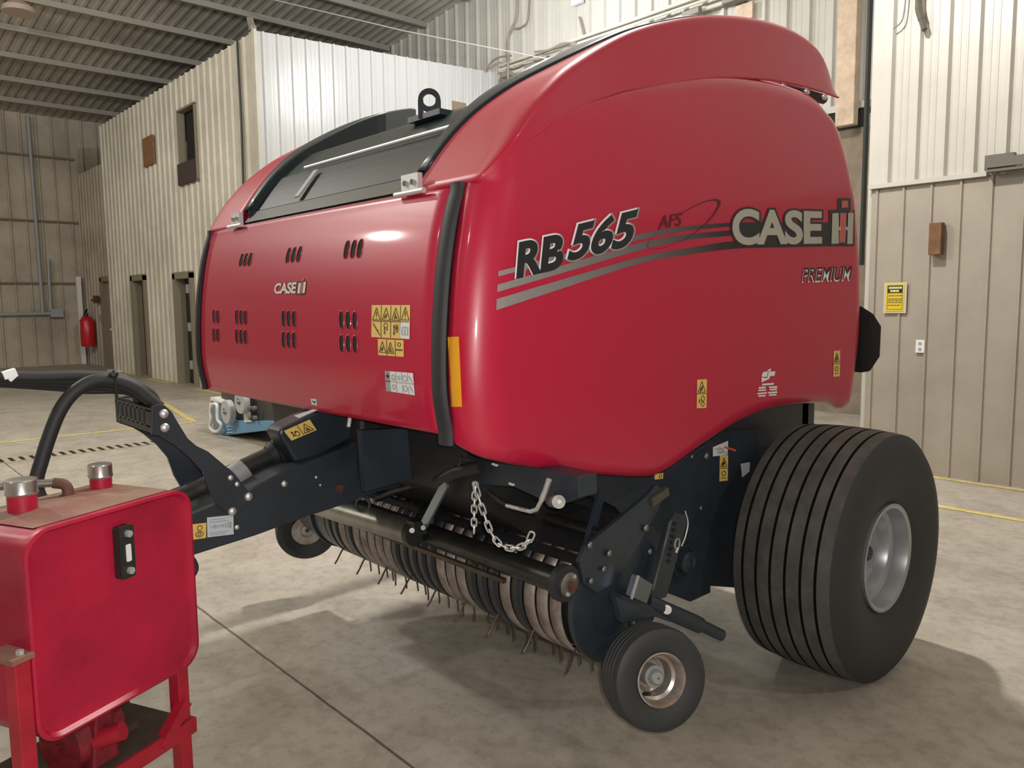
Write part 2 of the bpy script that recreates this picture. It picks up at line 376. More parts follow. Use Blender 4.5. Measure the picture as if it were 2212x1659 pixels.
# ------------------------------------------------------------------ small things on the walls
obj('notice_board', MB().box((-18.82, BY-.07, 4.75), (-18.15, BY-.04, 5.36)), OSB, label='brown board patch fixed on the upper front of the white inner building', cat='board')
obj('cable', MB().tube([(-13.62, BY-.05, 6.2), (-13.60, BY-.05, 4.8), (-13.64, BY-.05, 3.5), (-13.64, BY-.05, 0)], .022, 6), PLA, label='black cable running down the white inner building near its corner', cat='cable')
obj('timber_post', MB().box((-5.28, KY-.52, 4.0), (-5.02, KY-.38, 8.9)), WOOD, bevel=.01, label='pale timber post standing against the back wall beside the black cables', cat='post')
p = ony(1605, 26, KY-.1); obj('timber_block', MB().box((p.x-.14, KY-.10, p.z-.12), (p.x+.16, KY-.04, p.z+.12)), WOOD, label='pale timber block high on the back wall above the baler', cat='wood')
for i, (px, r) in enumerate(((1877, .028), (1891, .02))):
    p = ony(px, 100, RY+.5+.15*i)
    obj('cable', MB().tube([(p.x, p.y, 9), (p.x, p.y, 2)], r, 6), PLA, label=('thick' if i == 0 else 'thin')+' black cable hanging beside the timber post', cat='cable')
obj('wood_block', MB().box((-2.85, RY-.13, 2.04), (-2.745, RY-.045, 2.325)), mat('stained_wood', (.20, .10, .045), .75, noise=.4, nscale=12), bevel=.004, label='small brown wood block fixed to the beige wall above the yellow sign', cat='wood')
sg = thing('warning_sign', (-3.155, RY-.05, 1.51), 'yellow and black caution notice in a clear sleeve on the beige wall', 'sign')
obj('sign_sleeve', MB().box((-3.26, RY-.058, 1.51), (-3.05, RY-.052, 1.80)), mat('clear_sleeve', (.55, .50, .36), .25), sg)
obj('sign_sheet', MB().box((-3.238, RY-.062, 1.528), (-3.072, RY-.058, 1.785)), mat('sign_yellow', (.66, .50, .04), .35), sg)
mb = MB().box((-3.225, RY-.064, 1.700), (-3.085, RY-.062, 1.772)); obj('sign_header', mb, INK, sg)
mb = MB(); rr = random.Random(3)
for r_, z in enumerate((1.75, 1.72)):
    x = -3.212+r_*.015
    while x < -3.10-r_*.015:
        l = rr.uniform(.008, .016); mb.box((x, RY-.066, z-.010), (x+l, RY-.064, z+.010)); x += l+.004
obj('sign_lettering', mb, mat('sign_letters', (.78, .70, .35), .4), sg)
mb = MB()
for r_, z in enumerate((1.675, 1.645, 1.63, 1.612, 1.585)):
    x = -3.215
    while x < -3.10:
        l = rr.uniform(.01, .03); mb.box((x, RY-.0635, z-.004), (min(x+l, -3.09), RY-.062, z+.004)); x += l+.006
for a, b in (((-3.226, 1.545), (-3.222, 1.695)), ((-3.088, 1.545), (-3.084, 1.695)), ((-3.226, 1.545), (-3.084, 1.549))):
    mb.box((a[0], RY-.0635, a[1]), (b[0], RY-.062, b[1]))
obj('sign_print', mb, INKY, sg)
so = thing('power_outlet', (-2.91, RY-.05, 1.14), 'white double power outlet low on the beige wall', 'outlet')
obj('cover_plate', MB().box((-2.952, RY-.058, 1.142), (-2.872, RY-.046, 1.262)), WPLA, so, bevel=.003)
for z in (1.175, 1.228): obj('socket', MB().cyl((-2.912, RY-.058, z), (-2.912, RY-.061, z), .016, n=12).box((-2.920, RY-.0625, z-.004), (-2.916, RY-.061, z+.006)).box((-2.908, RY-.0625, z-.004), (-2.904, RY-.061, z+.006)), GREYP, so)
obj('door_track', MB().box((-2.40, RY-.15, 2.715), (9, RY-.06, 2.735)).box((-2.40, RY-.15, 2.75), (9, RY-.135, 2.83)).box((-2.42, RY-.13, 2.735), (-2.2, RY-.06, 2.86)), mat('dark_track', (.12, .11, .09), .6), label='dark sliding door track along the top of the beige wall', cat='track')
obj('strap', MB().tube(spline3([ony(1988, -60, RY-.08), ony(1984, 10, RY-.08), ony(1990, 40, RY-.08), ony(1998, 68, RY-.08)]), [.03]*7+[.034]*6+[.028]*5+[.006], 6), mat('old_strap', (.10, .09, .07), .8), label='dark frayed strap hanging on the white ribbed wall at top right', cat='strap')
obj('wire', MB().tube(spline3([ony(1958, -40, RY-.07), ony(1955, 10, RY-.07), ony(1948, 45, RY-.07), ony(1930, 62, RY-.07)]), .007, 6), CABLE, label='thin wire end dangling beside the frayed strap on the white ribbed wall', cat='wire')
# rails, cables, boxes on back wall
tr = thing('overhead_door_track', (-9, KY-.2, 6.2), 'long pale overhead track running along the back wall behind the baler', 'track')
for z, y, r in ((6.30, .10, .035), (6.41, .16, .025), (6.52, .10, .03)):
    obj('rail', MB().tube([(-12.6, KY-y-.05, z), (-4.0, KY-y-.05, z-.02)], r, 8), OLDW, tr)
for x in np.arange(-12.3, -4, .75): obj('bracket', MB().box((x-.22, KY-.28, 6.22), (x+.10, KY-.06, 6.30)), CABLE, tr)
def wirepx(name, pts, Y, r, label, m=CABLE): obj(name, MB().tube(spline3([ony(a, b, Y) for a, b in pts]), r, 6), m, label=label, cat='cable')
wirepx('cable', [(1118, -20), (1117, 30), (1106, 60), (1098, 80), (1098, 120), (1097, 175)], KY-.40, .022, 'grey cable hanging down the back wall left of its neighbour')
wirepx('cable', [(1145, -30), (1140, 40), (1128, 58), (1112, 62)], KY-.09, .018, 'short looped cable high on the back wall')
wirepx('cable', [(1052, 150), (1060, 136), (1078, 124), (1105, 120)], KY-.36, .018, 'arched cable on the back wall at the left end of the track')
wirepx('cable', [(1155, 112), (1185, 108), (1215, 94), (1245, 93)], KY-.42, .02, 'wavy cable drooping above the overhead track')
wirepx('cable', [(1251, 36), (1257, 58), (1262, 80)], KY-.09, .016, 'short slanted cable under the white junction box')
p = ony(1247, 2, KY-.1); obj('junction_box', MB().box((p.x-.13, KY-.14, p.z-.06), (p.x+.13, KY-.05, p.z+.3)), WPLA, bevel=.01, label='white junction box high on the back wall', cat='box')
a = V((-17.4, 6.6, 7.35)); b = ony(1192, 129, KY-.2)
a = ony(560, -8, 7.2)
obj('guy_wire', MB().tube([a, a.lerp(b, .5)-V((0, 0, .06)), b], .012, 6), mat('galvanised_wire', (.45, .43, .38), .5), label='thin wire stretched across from the roof to the back wall', cat='wire')
p = ony(985, 178, KY); 
obj('vent_louver', MB().box((BX+.03, 10.1, 5.55), (BX+.06, 10.45, 5.72)), mat('vent_tan', (.25, .20, .13), .6), label='small tan vent on the bright white building side just above the baler', cat='vent')
obj('security_camera', MB().box((BX-.12, BY-.06, BT+.02), (BX-.04, BY+.04, BT+.10)).bar((BX-.08, BY-.02, BT+.09), (BX-.02, BY-.08, BT+.20), .09, .06), CABLE, label='small grey fixture on the top corner of the white inner building', cat='fixture')
# left wall conduits
def lw(px, py): return onx(px, py, -25.68)
cd = thing('electrical_conduit', lw(100, 680), 'pair of grey conduits with boxes on the grimy left wall', 'conduit')
obj('pipe', MB().tube([lw(60, 250), lw(84, 560), lw(93, 676)], .045, 8), GREYP, cd)
obj('pipe', MB().tube([lw(100-56, 250), lw(104, 560), lw(110, 672)][1:], .045, 8), GREYP, cd)
obj('conduit_box', MB().box((-25.74, lw(121, 676).y-.15, lw(121, 676).z-.12), (-25.6, lw(121, 676).y+.17, lw(121, 676).z+.12)), GREYP, cd)
obj('pipe', MB().tube([lw(-30, 680), lw(118, 677)], .05, 8), GREYP, cd)
obj('white_post', MB().box((-25.72, 6.02, 0), (-25.60, 6.14, 2.55)), WPLA, label='slim white post in the far left corner beside the fire extinguisher', cat='post')
fe = thing('fire_extinguisher', (-24.75, 6.12, .62), 'red fire extinguisher hung on the tan wall beside the far door', 'extinguisher')
obj('cylinder', MB().lathe([(0, .01), (0, .17), (.05, .19), (.72, .19), (.82, .13), (.86, .07), (.86, .01)], (-24.75, 6.02, .55), (0, 0, 1), 20), EXT, fe, smooth=40)
obj('valve', MB().cyl((-24.75, 6.02, 1.40), (-24.75, 6.02, 1.5), .05, n=8).bar((-24.95, 6.02, 1.47), (-24.68, 6.02, 1.60), .05, .03), PLA, fe)
obj('hose', MB().tube(spline3([(-24.80, 6.0, 1.46), (-24.98, 5.98, 1.36), (-25.0, 5.97, 1.1), (-24.96, 5.96, .95)]), .025, 6), PLA, fe)
obj('label_plate', MB().grid(lambda u, v: V((-24.75+.194*math.cos(math.radians(205+75*u)), 6.02+.194*math.sin(math.radians(205+75*u)), 1.05+.25*v)), 8, 1), WHT, fe)
obj('wall_bracket', MB().box((-24.62, 6.13, 1.83), (-24.10, 6.2, 1.89)).box((-24.22, 6.08, 1.77), (-24.08, 6.2, 1.98)), RUST, label='small rusty bracket on the tan wall above the fire extinguisher', cat='bracket')
obj('light_switch', MB().box((-24.12, 6.17, 1.27), (-24.00, 6.215, 1.45)), GREYP, label='grey light switch on the tan wall beside the far door', cat='switch')
# dark unlit lamp under the roof, upper left
def on_roof(px, py):
    r = ray(px, py); c = 7.05+.1*25.8-.25; t = (c-H)/(r[2]-.1*r[0]); return V(C0+r*t)
p = on_roof(40, 14); cl = thing('ceiling_lamp', p, 'unlit pale lamp hanging under the dark roof at upper left', 'lamp')
obj('lamp_shade', MB().lathe([(0, .02), (0, .30), (.10, .28), (.22, .12), (.24, .02)], p-V((0, 0, .12)), (0, 0, 1), 20), mat('pale_lamp_shade', (.50, .40, .33), .5), cl, smooth=40)
obj('stem', MB().cyl(p+V((0, 0, .1)), p+V((0, 0, .3)), .03, n=8), CABLE, cl)
# floor drain
gr = thing('floor_drain', (-9.95, 1.7, 0), 'long narrow slotted drain cover set in the pale floor', 'drain')
obj('drain_frame', MB().box((-10.16, -6, .001), (-9.84, 3.2, .004)), mat('drain_steel', (.36, .31, .23), .6), gr)
mb = MB()
for k in range(90):
    y = 3.1-k*.1
    mb.box((-10.12, y-.03, .004), (-9.88, y+.012, .0055))
obj('slots', mb, INK, gr)
p = onz(247, 803, 0); obj('paper_scrap', MB().box((p.x-.25, p.y-.1, 0), (p.x+.25, p.y+.1, .05)), WPLA, label='white scrap lying on the floor at the far building corner', cat='scrap')
# ================================================================== ROUND BALER
XC = -2.75; XP = -1.70
baler = thing('round_baler', (XC, 2.6, 0), 'big red round hay baler with black chassis standing in the middle of the shop', 'baler')
FR = [(1.274, 1.385), (1.391, 1.366), (1.525, 1.366), (1.657, 1.376), (1.776, 1.392), (1.895, 1.417), (1.985, 1.447)]  # z, Y of the front shield
FRs = smooth_curve(FR, 60); FZ = [p[0] for p in FRs]; FY = [p[1] for p in FRs]
def Ys(z): return lerp(FZ, FY, z)
TOP = smooth_curve([(1.455, 1.995), (1.55, 2.085), (1.792, 2.227), (2.149, 2.362), (2.58, 2.484), (2.971, 2.537), (3.30, 2.54), (3.47, 2.50)], 70)
REA = smooth_curve([(3.47, 2.50), (3.585, 2.42), (3.66, 2.318), (3.743, 2.137), (3.805, 1.838), (3.829, 1.528), (3.806, 1.304), (3.772, 1.127)], 50)
BOT = smooth_curve([(1.395, 1.25), (1.43, 1.215), (1.512, 1.182), (1.766, 1.115), (2.037, 1.058), (2.15, 1.036), (2.245, 1.027), (2.36, 1.05), (2.556, 1.111), (2.816, 1.172), (3.107, 1.196), (3.50, 1.172), (3.66, 1.128), (3.772, 1.127)], 90)
FRO = smooth_curve([(1.395, 1.25), (1.378, 1.391), (1.378, 1.525), (1.388, 1.657), (1.404, 1.776), (1.429, 1.895), (1.455, 1.995)], 40)
ty = [p[0] for p in TOP]; tz = [p[1] for p in TOP]; by = [p[0] for p in BOT]; bz = [p[1] for p in BOT]
rz = [p[1] for p in REA][::-1]; ry = [p[0] for p in REA][::-1]; fz = [p[1] for p in FRO]; fy = [p[0] for p in FRO]
def rnd(d, R, D):
    if d >= R: return 0.0
    d = max(d, 0); return D*(1-math.sqrt(max(0, 1-((R-d)/R)**2)))
def sstep(a, b, x): t = min(1, max(0, (x-a)/(b-a))); return t*t*(3-2*t)
def Xs(Y, z):
    x = XP-.022*((z-1.62)/.8)**2
    x -= rnd(Y-lerp(fz, fy, z), .13, .105)+rnd(lerp(rz, ry, z)-Y, .11, .06)
    x -= rnd(lerp(ty, tz, Y)-z, .07, .055)*sstep(1.7, 2.5, Y)+rnd(z-lerp(by, bz, Y), .06, .035)
    return x
def at(c, t):
    t = t*(len(c)-1); i = min(len(c)-2, int(t)); f = t-i
    return (c[i][0]*(1-f)+c[i+1][0]*f, c[i][1]*(1-f)+c[i+1][1]*f)
def warp(t): return .5-.5*math.cos(math.pi*t)*(.55+.45*abs(math.cos(math.pi*t))) if False else t+.11*math.sin(-2*math.pi*t)/1.0*.95
def coons(u, v):
    T = at(TOP, u); B = at(BOT, u); Fp = at(FRO, v); R = at(REA, 1-v)
    c00, c10, c01, c11 = BOT[0], BOT[-1], TOP[0], TOP[-1]; r = []
    for k in (0, 1):
        r.append((1-v)*B[k]+v*T[k]+(1-u)*Fp[k]+u*R[k]-((1-u)*(1-v)*c00[k]+u*(1-v)*c10[k]+(1-u)*v*c01[k]+u*v*c11[k]))
    return r
def panel_pt(u, v, mirror=False):
    y, z = coons(min(1, max(0, warp(u))), min(1, max(0, warp(v)))); x = Xs(y, z)
    return V((2*XC-x if mirror else x, y, z))
side = obj('side_panel', MB().grid(panel_pt, 110, 70), RED, baler, smooth=60, solid=.008, weld=True)
obj('side_panel', MB().grid(lambda u, v: panel_pt(u, .24+.76*v, True), 50, 30), RED, baler, smooth=60, solid=.008, weld=True)
def on_panel(px, py, e=0):
    x = XP
    for _ in range(6): p = onx(px, py, x); x = Xs(p.y, p.z)+e
    return onx(px, py, x)
# ---- front shield
SX0, SX1 = -3.70, -1.862
def shield_pt(u, v):
    z = 1.262+(1.995-1.262)*v; x = SX0+(SX1-SX0)*u; return V((x, Ys(z)+.012*(2*u-1)**2, z))
shield = obj('front_shield', MB().grid(shield_pt, 24, 40), RED, baler, smooth=60, solid=.01)
def on_shield(px, py, e=0):
    y = 1.38
    for _ in range(6):
        p = ony(px, py, y); u = (p.x-SX0)/(SX1-SX0); y = Ys(p.z)+.012*(2*u-1)**2-.005-e
    return ony(px, py, y)
def seal(x0, x1, out, name='edge_seal', zb=1.235):
    def f(u, v):
        z = zb+(2.0-zb)*v; k = u*2*math.pi
        return V(((x0+x1)/2+math.cos(k)*(x1-x0)/2, Ys(z)+.004+out*math.sin(k), z))
    return obj(name, MB().grid(f, 12, 40), RUB, baler, smooth=70)
seal(-1.872, -1.808, .018); seal(-3.735, -3.692, .012, zb=1.262)
# ---- upper cowls (fenders that sweep up over both sides)
CT = smooth_curve([(1.452, 1.995), (1.60, 2.19), (1.72, 2.305), (1.86, 2.40), (2.13, 2.545), (2.38, 2.640), (2.63, 2.713), (2.92, 2.765), (3.17, 2.783), (3.36, 2.767), (3.48, 2.715), (3.585, 2.584)], 80)
CL = smooth_curve([(1.458, 1.99), (1.56, 2.085), (1.80, 2.222), (2.15, 2.352), (2.58, 2.468), (2.97, 2.53), (3.30, 2.555), (3.585, 2.56)], 80)
def Xin(Y): return -2.06+.26*sstep(1.47, 2.13, Y)
def cowl_pt(u, v, mirror=False):
    T = at(CT, u); L = at(CL, u); k = sstep(0, .45, u)
    lower = (Xs(L[0], L[1]-.02)+.002)*(1-sstep(.10, .35, u))+(XP-.045)*sstep(.10, .35, u)
    if v < .78:
        a = v/.78; y = L[0]*(1-a)+T[0]*a; z = L[1]*(1-a)+T[1]*a
        x = lower-.022*k*a-rnd(1-a, .10+.25*(1-k), .018+.02*(1-k))
    else:
        a = (v-.78)/.22; y, z = T; x0_ = lower-.022*k-.018-.02*(1-k); x = x0_+(min(Xin(y), x0_-.01)-x0_)*a
    return V((2*XC-x if mirror else x, y, z))
cowl = obj('upper_cowl', MB().grid(cowl_pt, 80, 40), RED, baler, smooth=50, solid=.008, weld=True)
CTfar = [p for p in CT]
obj('upper_cowl', MB().grid(lambda u, v: cowl_pt(u*.33, v, True), 50, 24), RED, baler, smooth=50, solid=.008, weld=True)
# dark tube that paints in the gap's shadow under the cowl's rear edge
gp = [V((XP-.085, at(CL, u)[0], at(CL, u)[1]-.008)) for u in np.linspace(.30, .97, 40)]
obj('gap_shadow', MB().tube(gp, .022, 8), RUB, baler, smooth=60)
for u in (.79, .88, .95):
    q = at(CL, u); obj('cowl_glint', MB().sphere((XP-.058, q[0], q[1]-.012), .016, 8, (.6, 1.4, .7)), GALV, baler)  # pale beads stand in for white reflections along the gap
# ---- black hood between the cowls
def prof_hood(Y): return lerp([p[0] for p in CT], [p[1] for p in CT], Y)
HX0, HX1 = 2*XC+2.06, -2.06
def hood_pt(u, v):
    y = 1.465+(1.785-1.465)*v; return V((HX0+(HX1-HX0)*u, y+.03, prof_hood(y)-.012))
hood = obj('front_hood', MB().grid(hood_pt, 6, 14), HOOD, baler, smooth=40, solid=.01)
def bandpts(y0, y1, dz): return lambda u, v: V((HX0+.03+(HX1-HX0-.06)*u, y0+(y1-y0)*v+.025, prof_hood(y0+(y1-y0)*v)+dz))
obj('hood_screen', MB().grid(bandpts(1.505, 1.625, .0), 4, 6), MESHB, hood)
obj('hood_ridge', MB().tube([(HX0+.3, 1.648, prof_hood(1.632)+.008), (HX1-.01, 1.648, prof_hood(1.632)+.008)], .008, 8), GALV, hood, smooth=60)  # pale metal puts the black ridge's highlight into its colour
obj('hood_sill', MB().grid(bandpts(1.462, 1.498, .006), 4, 3), mat('sill_trim', (.05, .055, .045), .3), hood)
obj('hood_side_strip', MB().grid(lambda u, v: V((HX1-.075+.055*u, 1.47+.36*v+.018, prof_hood(1.47+.36*v)+.004)), 1, 10), mat('strip_trim', (.085, .085, .072), .35), hood)
obj('hood_post', MB().bar((-2.985, 1.523, 2.085), (-2.985, 1.615, 2.20), .035, .006, up=(0, -.8, .6)), GREYP, hood)
def rim_pt(u, v, mirror=False):
    Y = 1.50+1.08*v; xo = Xin(Y)-.005; xi = lerp([1.5, 1.8, 2.25, 2.58], [-2.11, -2.10, -2.06, -1.86], Y)
    return V((2*XC-(xi*(1-u)+xo*u) if mirror else xi*(1-u)+xo*u, Y, prof_hood(Y)+.004+.008*math.sin(math.pi*u)))
obj('hood_rim', MB().grid(rim_pt, 6, 30), HOOD, baler, smooth=60, solid=.012)
obj('hood_rim', MB().grid(lambda u, v: rim_pt(u, v, True), 6, 30), HOOD, baler, smooth=60, solid=.012)
for mi in (False, True):
    obj('hood_inner_wall', MB().grid(lambda u, v: V((rim_pt(0, v, mi).x, rim_pt(0, v).y, rim_pt(0, v).z*(1-u)+2.0*u)), 1, 20), HOOD, baler, solid=.01)
le = obj('lifting_eye', MB().lathe([(-.010, .024), (.010, .024), (.010, .041), (-.010, .041)], (-2.42, 1.78, 2.395), (.8, -.6, 0), 28), BLK, baler, smooth=40)
dv = V((.6, .8, 0)); c_ = V((-2.42, 1.78, 2.38)); mb = MB()
for s_ in (-.032, .032): mb.bar(c_+dv*s_+V((0, 0, -.05)), c_+dv*s_+V((0, 0, .015)), .018, .020, up=dv)
mb.box((-2.52, 1.75, 2.325), (-2.32, 1.82, 2.345))
obj('eye_base', mb, BLK, le)
# ---- dark chamber inside
obj('bale_chamber', MB().prism([(-2.02, 1.62, 1.0), (-2.02, 2.2, .60), (-2.02, 3.3, .60), (-2.02, 3.72, 1.15), (-2.02, 3.72, 2.2), (-2.02, 3.3, 2.45), (-2.02, 1.95, 2.25), (-2.02, 1.55, 1.95)], (-1.45, 0, 0)), BLK2, baler)
obj('tailgate', MB().box((-3.6, 3.70, .95), (-1.95, 3.86, 2.3)), BLK, baler, bevel=.02)
rb = MB().prism([ony(1860, 660, 3.9), ony(1888, 678, 3.9), ony(1905, 705, 3.9), ony(1902, 770, 3.9), ony(1880, 803, 3.9), ony(1860, 806, 3.9)], (-.08, .02, 0))
obj('rear_lamp_housing', rb, PLA, baler, bevel=.006)
# ---- decals -----------------------------------------------------------
E1, E2, E3 = .0055, .0068, .0080
def poly_decal(name, m, polys, parent, mp, e, label=None, sub=0):
    mb = MB()
    for P in polys: mb.face([mp(x, y, e) for x, y in P])
    return obj(name, mb, m, parent, label=label)
def strip_decal(name, m, up, lo, parent, mp, e, n=40):
    a = smooth_curve(up, n); b = smooth_curve(lo, n)
    return obj(name, MB().grid(lambda u, v: mp(a[round(u*n)][0]*(1-v)+b[round(u*n)][0]*v, a[round(u*n)][1]*(1-v)+b[round(u*n)][1]*v, e), n, 1), m, parent)
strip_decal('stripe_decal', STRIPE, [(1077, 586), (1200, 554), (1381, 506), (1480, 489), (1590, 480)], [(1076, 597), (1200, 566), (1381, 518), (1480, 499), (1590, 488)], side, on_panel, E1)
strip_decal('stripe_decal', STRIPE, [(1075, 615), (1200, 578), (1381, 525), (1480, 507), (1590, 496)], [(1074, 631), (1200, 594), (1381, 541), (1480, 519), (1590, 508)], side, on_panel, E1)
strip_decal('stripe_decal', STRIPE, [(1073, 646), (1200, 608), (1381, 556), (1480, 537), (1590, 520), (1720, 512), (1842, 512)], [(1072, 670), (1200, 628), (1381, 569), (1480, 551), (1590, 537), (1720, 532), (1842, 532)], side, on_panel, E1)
qm = quad_map([(1109, 523), (1217, 502), (1217, 580), (1114, 604)], on_panel)
def model_text(t, q, off_bg, off, sh):
    f = quad_map(q, on_panel)
    obj('model_lettering', text_mb(t, f, E2-.0006, off_bg, sh, ref=(t, off, sh)), GDEC, side)
    obj('model_lettering', text_mb(t, f, E2, off+.012, sh, ref=(t, off, sh), dx=-.022, dy=.035), WDEC, side)
    obj('model_lettering', text_mb(t, f, E3, off, sh, ref=(t, off, sh)), mat('black_decal', (.012, .014, .018), .45), side)
model_text('RB', [(1112, 525), (1217, 503), (1217, 579), (1115, 603)], .075, .042, .14)
model_text('565', [(1229, 487), (1379, 449), (1376, 528), (1225, 566)], .070, .036, .24)
poly_decal('logo_backing', mat('black_decal', (.012, .014, .018), .45), [[(1590, 484), (1600, 462), (1640, 444), (1700, 450), (1786, 452), (1846, 452), (1846, 500), (1842, 532), (1640, 536), (1588, 532), (1578, 505)]][:0] or [[(1590, 480), (1844, 480), (1843, 531), (1590, 536)]], side, on_panel, E1+.0006)
f = quad_map([(1582, 450), (1781, 456), (1781, 527), (1582, 530)], on_panel)
obj('logo_lettering', text_mb('CASE', f, E2, .080, 0, ref=('CASE', .034, 0), space=.96), mat('black_decal', (0, 0, 0)), side)
obj('logo_lettering', text_mb('CASE', f, E3, .034, 0, ref=('CASE', .034, 0), space=.96), LDEC, side)
BD = mat('black_decal', (0, 0, 0))
poly_decal('logo_mark', BD, [[(1791, 453), (1846, 453), (1846, 531), (1791, 531)], [(1810, 428), (1838, 428), (1838, 456), (1810, 456)]], side, on_panel, E2-.0003)
poly_decal('logo_mark', LDEC, [[(1798, 461), (1812, 460), (1812, 526), (1796, 527)], [(1832, 460), (1844, 460), (1842, 527), (1830, 527)]], side, on_panel, E3)
poly_decal('logo_mark', PINK, [[(1815, 460), (1829, 460), (1826, 524), (1813, 524)], [(1818, 434), (1832, 433), (1832, 448), (1818, 449)]], side, on_panel, E3)
poly_decal('logo_mark', LDEC, [[(1810, 490), (1817, 490), (1817, 497), (1810, 497)], [(1826, 490), (1834, 490), (1834, 497), (1826, 497)]], side, on_panel, E3)
f = quad_map([(1424, 466), (1474, 459), (1472, 487), (1422, 496)], on_panel)
obj('small_lettering', text_mb('AFS', f, E2, .006, .1), mat('dark_red_decal', (.06, .008, .015), .4), side)
sw = smooth_curve([(1400, 524), (1399, 534), (1412, 538), (1440, 534), (1480, 517), (1515, 493), (1542, 466), (1557, 440), (1553, 431), (1536, 431), (1510, 440), (1475, 459), (1440, 483), (1412, 510), (1400, 526)], 70)
mb = MB(); m_ = len(sw)
for i in range(m_-1):
    (x, y), (x2, y2) = sw[i], sw[i+1]; t = .5+.5*math.cos((i/m_-.52)*2*math.pi); wd = 1.0+4.5*t**4; t2 = .5+.5*math.cos(((i+1)/m_-.52)*2*math.pi); wd2 = 1.0+4.5*t2**4
    def inn(a, b, w_): d = math.hypot(1478-a, 484-b); return (a+(1478-a)/d*w_, b+(484-b)/d*w_)
    mb.face([on_panel(x, y, E2), on_panel(x2, y2, E2), on_panel(*inn(x2, y2, wd2), E2), on_panel(*inn(x, y, wd), E2)])
obj('swoosh_decal', mb, mat('dark_red_decal', (0, 0, 0)), side)
f = quad_map([(1736, 579), (1841, 574), (1838, 604), (1734, 608)], on_panel)
obj('trim_lettering', text_mb('PREMIUM', f, E2, .006, .12, ref=('PREMIUM', .0, .12), dx=-.014, dy=-.10), WDEC, side)
obj('trim_lettering', text_mb('PREMIUM', f, E3, .0, .12), BD, side)
# dealer sticker: white emblem above rows of small print
poly_decal('dealer_sticker', WDEC, [[(1645, 812), (1649, 803), (1659, 803), (1657, 814), (1646, 814)], [(1660, 803), (1675, 802), (1673, 812), (1664, 812), (1661, 819), (1645, 826), (1645, 815), (1656, 817), (1659, 813)],
    [(1656, 802), (1665, 795), (1665, 802)], [(1646, 829), (1672, 827), (1671, 831), (1646, 833)],
    [(1639, 836), (1654, 835), (1654, 839), (1639, 840)], [(1661, 835), (1679, 834), (1679, 838), (1661, 838)], [(1638, 842), (1655, 841), (1655, 844), (1638, 845)], [(1662, 840), (1678, 839), (1678, 843), (1662, 843)],
    [(1636, 849), (1657, 847), (1657, 850), (1636, 852)], [(1659, 847), (1679, 845), (1679, 849), (1659, 850)], [(1638, 854), (1654, 853), (1654, 856), (1638, 857)], [(1661, 852), (1677, 851), (1677, 854), (1661, 855)]], side, on_panel, E1)
def sticker(q, mp, parent, icons, label=None, m=YEL, e=E1, rows=1, cols=1, ink=INKY, name='warning_sticker', border=True):
    f = quad_map(q, mp)
    s = obj(name, MB().grid(lambda a, b: f(a, b, e), 6, 6), m, parent, label=label)
    mb = MB()
    def ln(x, y, x2, y2, w_=.03, wy=None):
        d = V((x2-x, y2-y, 0)); L_ = d.length; nx, ny = -d.y/L_*w_/2, d.x/L_*(wy or w_)/2
        mb.face([f(x+nx, y+ny, e+.0008), f(x2+nx, y2+ny, e+.0008), f(x2-nx, y2-ny, e+.0008), f(x-nx, y-ny, e+.0008)])
    def blob(cx, cy, rx, ry_, n=12):
        mb.face([f(cx+rx*math.cos(2*math.pi*k/n), cy+ry_*math.sin(2*math.pi*k/n), e+.0008) for k in range(n)])
    ph = abs((q[3][1]-q[0][1])); pw = abs(q[1][0]-q[0][0]); wx = 1.6/pw; wy = 1.6/ph
    for c in range(1, cols): ln(c/cols, 0.02, c/cols, .98, wx)
    for r in range(1, rows): ln(0.02, r/rows, .98, r/rows, wx, wy)
    for (kind, c, r, w_, h) in icons:   # cell centre and half sizes in sticker units
        if kind in 'tbh':
            P = [(c-w_, r-h), (c+w_, r-h), (c, r+h)]
            for k in range(3): ln(*P[k], *P[(k+1) % 3], wx*1.1, wy*1.1)
            if kind == 't': ln(c, r-h*.45, c, r+h*.35, wx*1.5); blob(c, r-h*.72, wx*.8, wy*.8)
            if kind == 'b': blob(c-.1*w_, r-h*.4, w_*.35, h*.3); ln(c-w_*.5, r-h*.8, c+w_*.3, r+h*.1, wx*1.4)
            if kind == 'h': blob(c+w_*.1, r-h*.5, w_*.22, h*.25); ln(c-w_*.3, r-h*.85, c-w_*.05, r+h*.2, wx*1.4); ln(c, r-h*.2, c+w_*.4, r-h*.85, wx*1.2)
        elif kind == 'd': blob(c-w_*.4, r+h*.5, w_*.3, h*.3); blob(c-w_*.4, r-h*.5, w_*.3, h*.3); ln(c-w_*.4, r+h*.5, c-w_*.4, r-h*.4, wx*1.3); blob(c+w_*.5, r+h*.3, w_*.3, h*.25)
        elif kind == 's': ln(c-w_, r+h, c, r, wx*1.6); ln(c, r, c+w_, r-h, wx*1.2); blob(c+w_*.3, r-h*.2, w_*.25, h*.2)
        elif kind == 'a': ln(c-w_, r, c+w_, r, wx*2, wy*2); blob(c-w_*.85, r, w_*.2, h*.22, 3); blob(c+w_*.85, r, w_*.2, h*.22, 3)
        elif kind == 'c':
            for k in range(14):
                a0 = k/14*2*math.pi; a1 = (k+1)/14*2*math.pi; ln(c+w_*math.cos(a0), r+h*math.sin(a0), c+w_*math.cos(a1), r+h*math.sin(a1), wx*1.1, wy*1.1)
        elif kind == 'l': ln(c-w_, r, c+w_, r, wx*h, wy*h)
        elif kind == 'v': ln(c, r-h, c, r+h, wx*1.5, wy*1.5)
    if mb.v: obj('sticker_print', mb, ink, s)
    return s
